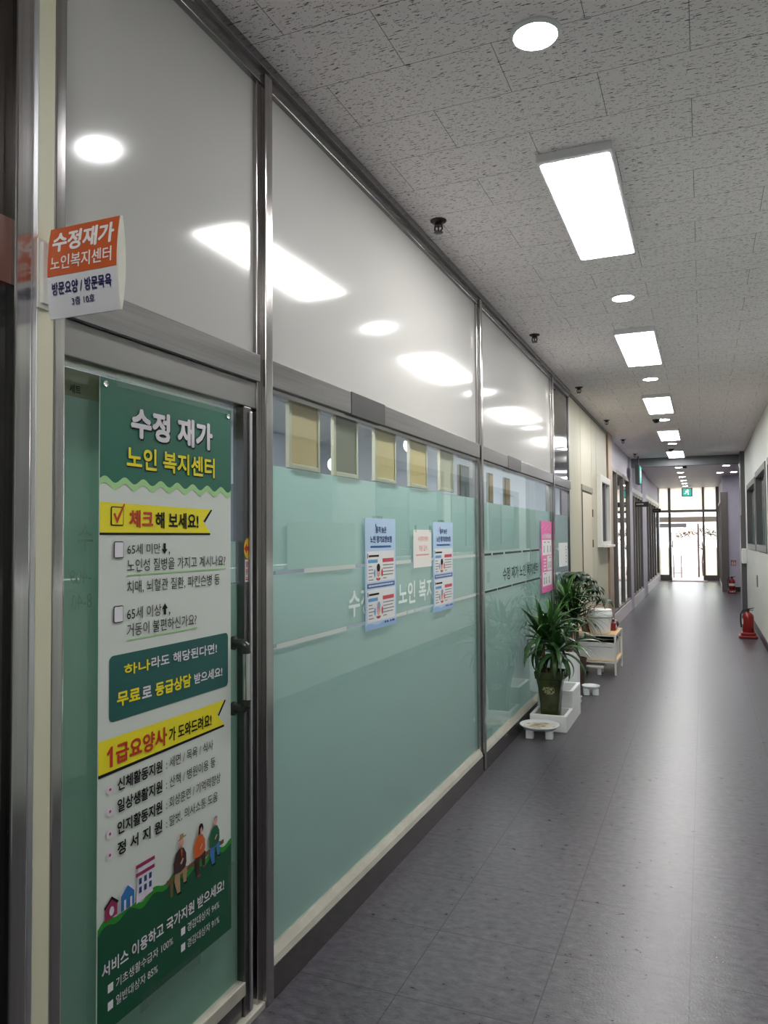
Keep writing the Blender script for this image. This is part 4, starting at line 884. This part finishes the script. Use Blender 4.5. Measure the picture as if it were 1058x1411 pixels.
# styrofoam stepped packing tray
st = empty('styrofoam_tray', (-1.145, 6.4, 0), 'white stepped styrofoam tray under the dark green plant pot', 'tray')
b = MB(); x0, x1 = -1.288, -1.0; t = 0.028
def trough(b, y0, y1, h, fl):
    b.box(x0, x1, y0, y1, 0, fl, 0.004); b.box(x0, x0+t, y0, y1, fl-0.005, h, 0.005); b.box(x1-t, x1, y0, y1, fl-0.005, h, 0.005); b.box(x0+t-.004, x1-t+.004, y0, y0+t, fl-0.005, h, 0.005); b.box(x0+t-.004, x1-t+.004, y1-t, y1, fl-0.005, h, 0.005)
trough(b, 6.04, 6.36, 0.125, 0.03); b.build('lower_step', styro, st)
b = MB(); trough(b, 6.361, 6.76, 0.262, 0.16); b.build('upper_step', styro, st)
# green pot with yucca
gp = empty('potted_yucca', (-1.15, 6.20, 0.03), 'broad leaved plant in dark green glazed square pot on the styrofoam tray', 'plant')
pot_m = noise_mix('green_glaze', lin(36, 46, 20), lin(64, 74, 34), (8, 8, 5), 0.22, 5)
px, py = -1.150, 6.205
def square_pot(prof, c, r=0.2):
    b = MB(); bm_ = b.b; rings = []
    for h_, s_ in prof:
        ring = []
        for cx, cy, a0 in ((1, -1, -90), (1, 1, 0), (-1, 1, 90), (-1, -1, 180)):
            for k in range(4):
                a_ = math.radians(a0+k*30); q = s_*r
                ring.append(bm_.verts.new((c[0]+cx*(s_-q)+q*math.cos(a_), c[1]+cy*(s_-q)+q*math.sin(a_), c[2]+h_)))
        rings.append(ring)
    for A, B in zip(rings, rings[1:]):
        n_ = len(A)
        for k in range(n_): bm_.faces.new((A[k], A[(k+1) % n_], B[(k+1) % n_], B[k]))
    bm_.faces.new(rings[0][::-1]); bm_.faces.new(rings[-1]); return b
prof = [(0, 0.066), (0.02, 0.070), (0.16, 0.074), (0.28, 0.086), (0.355, 0.100), (0.36, 0.108), (0.40, 0.114), (0.415, 0.114), (0.418, 0.108), (0.41, 0.098), (0.385, 0.094)]
pt = square_pot(prof, (px, py, 0.03)).build('pot', pot_m, gp, smooth=True)
soil = mat('potting_soil', lin(54, 42, 32), 0.95, bump=((90, 90, 90), 1.0))
MB().box(px-0.09, px+0.09, py-0.09, py+0.09, 0.41, 0.417).build('soil', soil, gp)
random.seed(3); rel = mat('pot_relief', lin(150, 150, 112), 0.5); b = MB()
for k in range(130):
    r_ = 0.045*math.sqrt(random.random()); a_ = random.uniform(0, 2*PI); u = px+r_*math.cos(a_)*1.05; v = 0.305+r_*math.sin(a_)*0.85
    s_ = random.uniform(0.0018, 0.0042); yy = py-(0.074+(v-0.19)/0.12*0.012)-0.001
    b.box(u-s_, u+s_, yy-0.0005, yy+0.003, v-s_*0.7, v+s_*0.7)
b.box(px-0.008, px+0.004, py-0.0765, py-0.072, 0.222, 0.232); b.build('relief_ornament', rel, pt)
leafA = noise_mix('leaf_green', lin(30, 62, 30), lin(58, 98, 44), (20, 20, 8), 0.35, 3)
leafB = noise_mix('leaf_bright', lin(48, 92, 40), lin(86, 136, 58), (20, 20, 8), 0.35, 3)
leafC = noise_mix('leaf_dark', lin(20, 38, 20), lin(38, 62, 32), (20, 20, 8), 0.5, 3, spec=0.3)
stem_m = noise_mix('cane_brown', lin(96, 76, 56), lin(132, 108, 80), (30, 30, 60), 0.7, 4)
def crown(name, m, par, c, n_, L, w_, seed, e0=1.45, e1=-0.15, dr0=0.3, dr1=2.0, xmin=XM):
    random.seed(seed); b = MB()
    for k in range(n_):
        t = k/(n_-1); az = k*2.39996+random.uniform(-.2, .2)
        el = e0+(e1-e0)*t+random.uniform(-.08, .08); dr_ = dr0+(dr1-dr0)*t+random.uniform(-.15, .15)
        l = L*(0.72+0.35*math.sin(PI*min(1, t*1.15)))*random.uniform(.88, 1.1)
        b.leaf((c[0]+0.008*math.cos(az), c[1]+0.008*math.sin(az), c[2]-0.05*t), az, el, l, w_*random.uniform(.85, 1.15), dr_, 8, 0.3, xmin, random.uniform(-.25, .25))
    return b.build(name, m, par, smooth=True)
for (dx, dy, zt, bx) in ((-0.055, 0.0, 0.68, -0.03), (0.055, -0.02, 0.60, 0.03), (0.01, 0.05, 0.80, 0.0)):
    MB().tube([(px+bx, py+dy*0.5, 0.40), (px+bx+dx*0.4, py+dy, 0.5), (px+dx, py+dy, zt)], [0.016, 0.014, 0.012], 10).build('stem', stem_m, gp, smooth=True)
crown('foliage', leafA, gp, (px-0.055, py, 0.72), 42, 0.44, 0.050, 11, dr1=2.5)
crown('foliage', leafA, gp, (px+0.055, py-0.02, 0.62), 40, 0.40, 0.048, 12, e0=1.3, dr1=2.6)
crown('foliage', leafB, gp, (px+0.01, py+0.05, 0.82), 26, 0.30, 0.036, 13, dr1=1.9)
# tall white planter with dragon tree
wp = empty('dragon_tree', (-1.215, 7.56, 0), 'thin leaved dragon tree in tall white cylinder planter', 'plant')
cx, cy = -1.222, 7.56
MB().lathe([(0.075, 0), (0.100, 0.012), (0.103, 0.40), (0.098, 0.412), (0.092, 0.408), (0.090, 0.37), (0, 0.37)], (cx, cy, 0), 40).build('planter', white_pl, wp, smooth=True)
MB().lathe([(0.089, 0.372), (0, 0.378)], (cx, cy, 0), 24).build('soil', soil, wp)
for (dx, dy, zt) in ((-0.01, -0.02, 0.98), (0.05, 0.0, 0.74), (-0.05, 0.04, 0.72)):
    MB().tube([(cx+dx*0.3, cy, 0.37), (cx+dx*0.7, cy+dy, 0.6), (cx+dx, cy+dy, zt)], [0.014, 0.012, 0.010], 10).build('stem', stem_m, wp, smooth=True)
crown('foliage', leafB, wp, (cx-0.01, cy-0.02, 0.93), 46, 0.30, 0.024, 21, e1=0.0, dr1=1.5)
crown('foliage', leafC, wp, (cx+0.06, cy, 0.76), 80, 0.40, 0.022, 22, dr1=1.8)
crown('foliage', leafA, wp, (cx-0.05, cy+0.04, 0.80), 64, 0.34, 0.022, 23, dr1=1.9)
# umbrella plant behind
up_ = empty('umbrella_plant', (-1.24, 8.0, 0), 'dark umbrella plant rising behind the dragon tree', 'plant')
ux, uy = -1.22, 8.02
MB().lathe([(0.07, 0), (0.10, 0.26), (0.105, 0.28), (0.095, 0.28), (0.09, 0.25), (0, 0.25)], (ux, uy, 0), 28).build('pot', mat('brown_pot', lin(84, 62, 50), 0.6), up_, smooth=True)
MB().tube([(ux, uy, 0.24), (ux+0.01, uy-0.01, 0.6), (ux-0.01, uy-0.02, 1.07)], [0.014, 0.011, 0.008], 10).build('stem', stem_m, up_, smooth=True)
random.seed(8); b = MB()
for k in range(22):
    az = k*2.39996; t = k/21; z = 1.06-0.20*t; el = 1.1-1.0*t; L = 0.12+0.16*t
    e = Vector((ux+L*math.cos(az)*math.cos(el), uy-0.02+L*math.sin(az)*math.cos(el), z+L*math.sin(el)*0.9)); e.x = max(e.x, XM+0.02)
    b.tube([(ux-0.005, uy-0.02, z-0.05), e], 0.003, 5)
    for j in range(8): b.leaf(e, az+j*2*PI/8, 0.15, random.uniform(.13, .18), 0.055, 1.5, 5, 0.3, XM)
b.build('foliage', leafC, up_, smooth=True)
# crown of thorns with red flowers on the shelf
cp = empty('crown_of_thorns', (-1.25, 8.87, 0.45), 'small thorny plant with red flowers at the left of the shelf top', 'plant')
MB().lathe([(0.045, 0.445), (0.06, 0.54), (0.063, 0.55), (0.055, 0.55), (0.05, 0.53), (0, 0.53)], (-1.24, 8.87, 0), 24).build('pot', mat('terracotta', lin(150, 92, 66), 0.7), cp, smooth=True)
b = MB(); ends = [(-1.28, 8.68, 0.80), (-1.22, 8.66, 0.79), (-1.15, 8.62, 0.76), (-1.11, 8.60, 0.72), (-1.30, 8.90, 0.78)]
for e in ends: b.tube([(-1.24, 8.87, 0.53), ((-1.24+e[0])/2, (8.87+e[1])/2, (0.53+e[2])/2+0.06), e], [0.006, 0.005, 0.0035], 6)
b.build('stem', stem_m, cp, smooth=True); b = MB()
random.seed(4)
for e in ends:
    for j in range(9): b.leaf((e[0], e[1], e[2]-0.008*j), j*2.4, 0.5, 0.055, 0.016, 1.2, 4, 0.2, XM)
b.build('foliage', leafA, cp, smooth=True)
rf = mat('flower_red', lin(196, 40, 36), 0.5)
for e in ends[:4]:
    b = MB()
    for j in range(5): b.leaf(e, j*2*PI/5, 0.5, 0.024, 0.02, 0.9, 3, 0.2)
    b.build('flower', rf, cp, smooth=True)

# white shelf
sh = empty('plant_shelf', (-1.12, 9.02, 0), 'low white two tier shelf with wooden boards against the cream wall', 'shelf')
SX_0, SX_1, SY_0, SY_1 = -1.335, -0.895, 8.68, 9.36
for x in (SX_0, SX_1-0.022):
    for y in (SY_0, SY_1-0.022): MB().box(x, x+0.022, y, y+0.022, 0, 0.440, 0.002).build('leg', white_metal, sh)
for z in (0.420, 0.130):
    b = MB(); b.box(SX_0, SX_1, SY_0+0.002, SY_0+0.020, z, z+0.022).box(SX_0, SX_1, SY_1-0.020, SY_1-0.002, z, z+0.022).box(SX_0+0.002, SX_0+0.020, SY_0+.02, SY_1-.02, z, z+0.022).box(SX_1-0.020, SX_1-0.002, SY_0+.02, SY_1-.02, z, z+0.022)
    b.build('rail', white_metal, sh)
    MB().box(SX_0+0.001, SX_1-0.001, SY_0+0.001, SY_1-0.001, z+0.0205, z+0.0245, 0.001).build('board', wood, sh)
# bucket on the shelf
bk = empty('lidded_bucket', (-1.085, 8.84, 0.445), 'white lidded bucket standing on the shelf top', 'bucket')
MB().lathe([(0.105, 0.4455), (0.112, 0.45), (0.126, 0.62), (0.0, 0.62)], (-1.085, 8.84, 0), 40).build('body', white_pl, bk, smooth=True)
MB().lathe([(0.127, 0.622), (0.137, 0.624), (0.137, 0.668), (0.132, 0.675), (0.130, 0.70), (0.122, 0.706), (0.0, 0.700)], (-1.085, 8.84, 0), 40).build('lid', white_pl, bk, smooth=True)
hp = [(-1.085+0.06*math.cos(k*PI/10), 8.84, 0.704+0.05*math.sin(k*PI/10)) for k in range(11)]
MB().tube(hp, 0.005, 8).build('handle', mat('handle_red', lin(150, 40, 30), 0.4), bk, smooth=True)
# red lantern
ln = empty('red_lantern', (-0.955, 9.12, 0.445), 'dark red hand lantern lying on the shelf beside the bucket', 'lantern')
MB().box(-1.005, -0.935, 9.02, 9.20, 0.4455, 0.535, 0.012, 3).build('body', mat('lantern_red', lin(112, 22, 26), 0.35), ln)
MB().lathe([(0.0, 0), (0.045, 0), (0.050, 0.02), (0.050, 0.07), (0.0, 0.07)], (-0.972, 9.195, 0.497), 24, 'y').build('lamp_head', black_pl, ln, smooth=True)
MB().tube([(-0.97, 9.05, 0.53), (-0.97, 9.06, 0.565), (-0.97, 9.16, 0.565), (-0.97, 9.17, 0.53)], 0.009, 8).build('handle', black_pl, ln, smooth=True)
MB().box(-0.9345, -0.9335, 9.06, 9.14, 0.475, 0.505).build('label_plate', pw, ln)
# bins on the lower board
def bin_(y0, y1, lb):
    o = empty('storage_bin', (-1.13, (y0+y1)/2, 0.155), lb, 'bin', 'white storage bins on the lower shelf')
    x0_, x1_, z0_, z1_ = -1.315, -0.925, 0.1548, 0.345
    b = MB(); b.prism([(x0_+.012, y0+.01, z0_), (x1_-.012, y0+.01, z0_), (x1_-.012, y1-.01, z0_), (x0_+.012, y1-.01, z0_)], (0, 0, 0.006))
    t_ = 0.006
    b.box(x0_, x1_, y0, y0+t_, z0_, z1_, 0.002); b.box(x0_, x1_, y1-t_, y1, z0_, z1_, 0.002); b.box(x0_, x0_+t_, y0+t_, y1-t_, z0_, z1_, 0.002); b.box(x1_-t_, x1_, y0+t_, y1-t_, z0_, z1_, 0.002)
    b.build('body', white_pl, o)
    b = MB(); r_ = 0.008
    b.box(x0_-r_, x1_+r_, y0-r_, y0+t_, z1_-0.045, z1_+0.004, 0.004); b.box(x0_-r_, x1_+r_, y1-t_, y1+r_, z1_-0.045, z1_+0.004, 0.004); b.box(x0_-r_, x0_+t_, y0+t_, y1-t_, z1_-0.045, z1_+0.004, 0.004); b.box(x1_-t_, x1_+r_, y0+t_, y1-t_, z1_-0.045, z1_+0.004, 0.004)
    b.build('rim', white_pl, o)
bin_(8.725, 9.015, 'white storage bin at the front of the lower shelf'); bin_(9.035, 9.315, 'white storage bin at the back of the lower shelf')
# footed stand under the shelf
s = empty('step_stand', (-1.16, 8.80, 0), 'white footed plant stand on the floor under the shelf', 'stand')
MB().box(-1.29, -1.03, 8.66, 8.92, 0.072, 0.098, 0.01, 3).build('tray', white_pl, s)
for x in (-1.262, -1.098):
    for y in (8.672, 8.868): MB().box(x, x+0.04, y, y+0.04, 0, 0.075, 0.006).build('leg', white_pl, s)

# ------------------------------------------------------------------ right side things
def extinguisher(x, y, lb, wide, labelled):
    e = empty('fire_extinguisher', (x, y, 0), lb, 'fire extinguisher', 'red fire extinguishers')
    z = 0.055
    b = MB()
    if wide:
        b.box(x-0.135, x+0.125, y-0.11, y+0.11, 0.0, 0.045, 0.018, 3).box(x-0.10, x+0.10, y-0.095, y+0.095, 0.040, 0.090, 0.02, 3)
    else: b.box(x-0.10, x+0.10, y-0.10, y+0.10, 0.0, 0.095, 0.012, 3)
    b.build('stand', mat('stand_red', lin(122, 22, 22), 0.35), e)
    R = 0.078
    MB().lathe([(0, z), (R-0.01, z), (R, z+0.012), (R, z+0.25), (R*0.92, z+0.285), (R*0.6, z+0.312), (0.022, z+0.325), (0.02, z+0.345), (0, z+0.345)], (x, y, 0), 32).build('cylinder', red_ext, e, smooth=True)
    MB().lathe([(0, z+0.34), (0.022, z+0.342), (0.022, z+0.375), (0.0, z+0.378)], (x, y, 0), 16).build('valve', black_pl, e, smooth=True)
    MB().prism([(x-0.02, y-0.01, z+0.36), (x+0.085, y-0.01, z+0.385), (x+0.085, y-0.01, z+0.394), (x-0.02, y-0.01, z+0.376)], (0, 0.02, 0)).prism([(x-0.01, y-0.01, z+0.352), (x+0.075, y-0.01, z+0.352), (x+0.075, y-0.01, z+0.360), (x-0.01, y-0.01, z+0.360)], (0, 0.02, 0)).build('lever', black_pl, e)
    MB().tube([(x-0.018, y, z+0.36), (x-0.07, y-0.01, z+0.35), (x-0.098, y-0.01, z+0.29), (x-0.100, y-0.01, z+0.18), (x-0.092, y-0.01, z+0.10)], 0.010, 8).build('hose', black_pl, e, smooth=True)
    if labelled:
        MB().lathe([(R+0.0012, z+0.14), (R+0.0012, z+0.205)], (x, y, 0), 32).build('label_band', pw, e, smooth=True)
        a = Art(on_y(y-0.1005, 0.001), e); a.text('lettering', pw, '소화기', x-0.07, x+0.07, 0.028, 0.070, 1, 0.03); a.finish()
    else:
        b = MB(); bm_ = b.b; prev = None
        for k in range(6):
            a_ = PI*1.02+k*0.10; q = [bm_.verts.new((x+(R+0.0012)*math.cos(a_), y+(R+0.0012)*math.sin(a_), zz_)) for zz_ in (z+0.15, z+0.235)]
            if prev: bm_.faces.new((prev[0], q[0], q[1], prev[1]))
            prev = q
        b.build('paper_label', pw, e)
    return e
extinguisher(0.585, 12.52, 'red fire extinguisher on broad stand against the white right wall', True, False)
extinguisher(0.665, 21.95, 'far red fire extinguisher with white band before the lilac wall', False, True)
o = empty('extinguisher_sign', (0.74, 22.69, 0.70), 'small red and white sign on the lilac wall above the extinguisher', 'sign')
MB().box(0.675, 0.800, 22.688, 22.70, 0.695, 0.838, 0.002).build('panel', mat('sign_maroon', lin(120, 60, 52), 0.4), o)
a = Art(on_y(22.688), o); ip = mat('icon_pale', lin(238, 222, 204), 0.4)
for u in (0.710, 0.766): a.rect('icon', ip, u-0.021, u+0.021, 0.71, 0.785); a.rect('icon', rd, u-0.008, u+0.008, 0.722, 0.77, 2)
a.text('lettering', ip, '소화기', 0.695, 0.78, 0.800, 0.826, 1, 0.02); a.finish()
o = empty('wall_box', (0.68, 16.2, 0.97), 'white box fixed at the end of the right wall below the window', 'box')
MB().box(0.668, XR-0.0005, 15.95, 16.15, 0.98, 1.26, 0.012, 3).build('case', white_pl, o)
MB().box(0.664, 0.668, 15.98, 16.12, 1.02, 1.22, 0.001).build('cover', white_metal, o)
o = empty('light_switch', (XR, 13.1, 0.72), 'grey switch plate on the white right wall', 'switch')
MB().box(XR-0.012, XR-0.0005, 12.98, 13.16, 0.72, 0.90, 0.003).build('plate', mat('switch_grey', lin(110, 110, 108), 0.4), o)
MB().box(XR-0.018, XR-0.012, 13.02, 13.12, 0.75, 0.87, 0.002).build('rocker', mat('switch_pale', lin(160, 160, 156), 0.4), o)
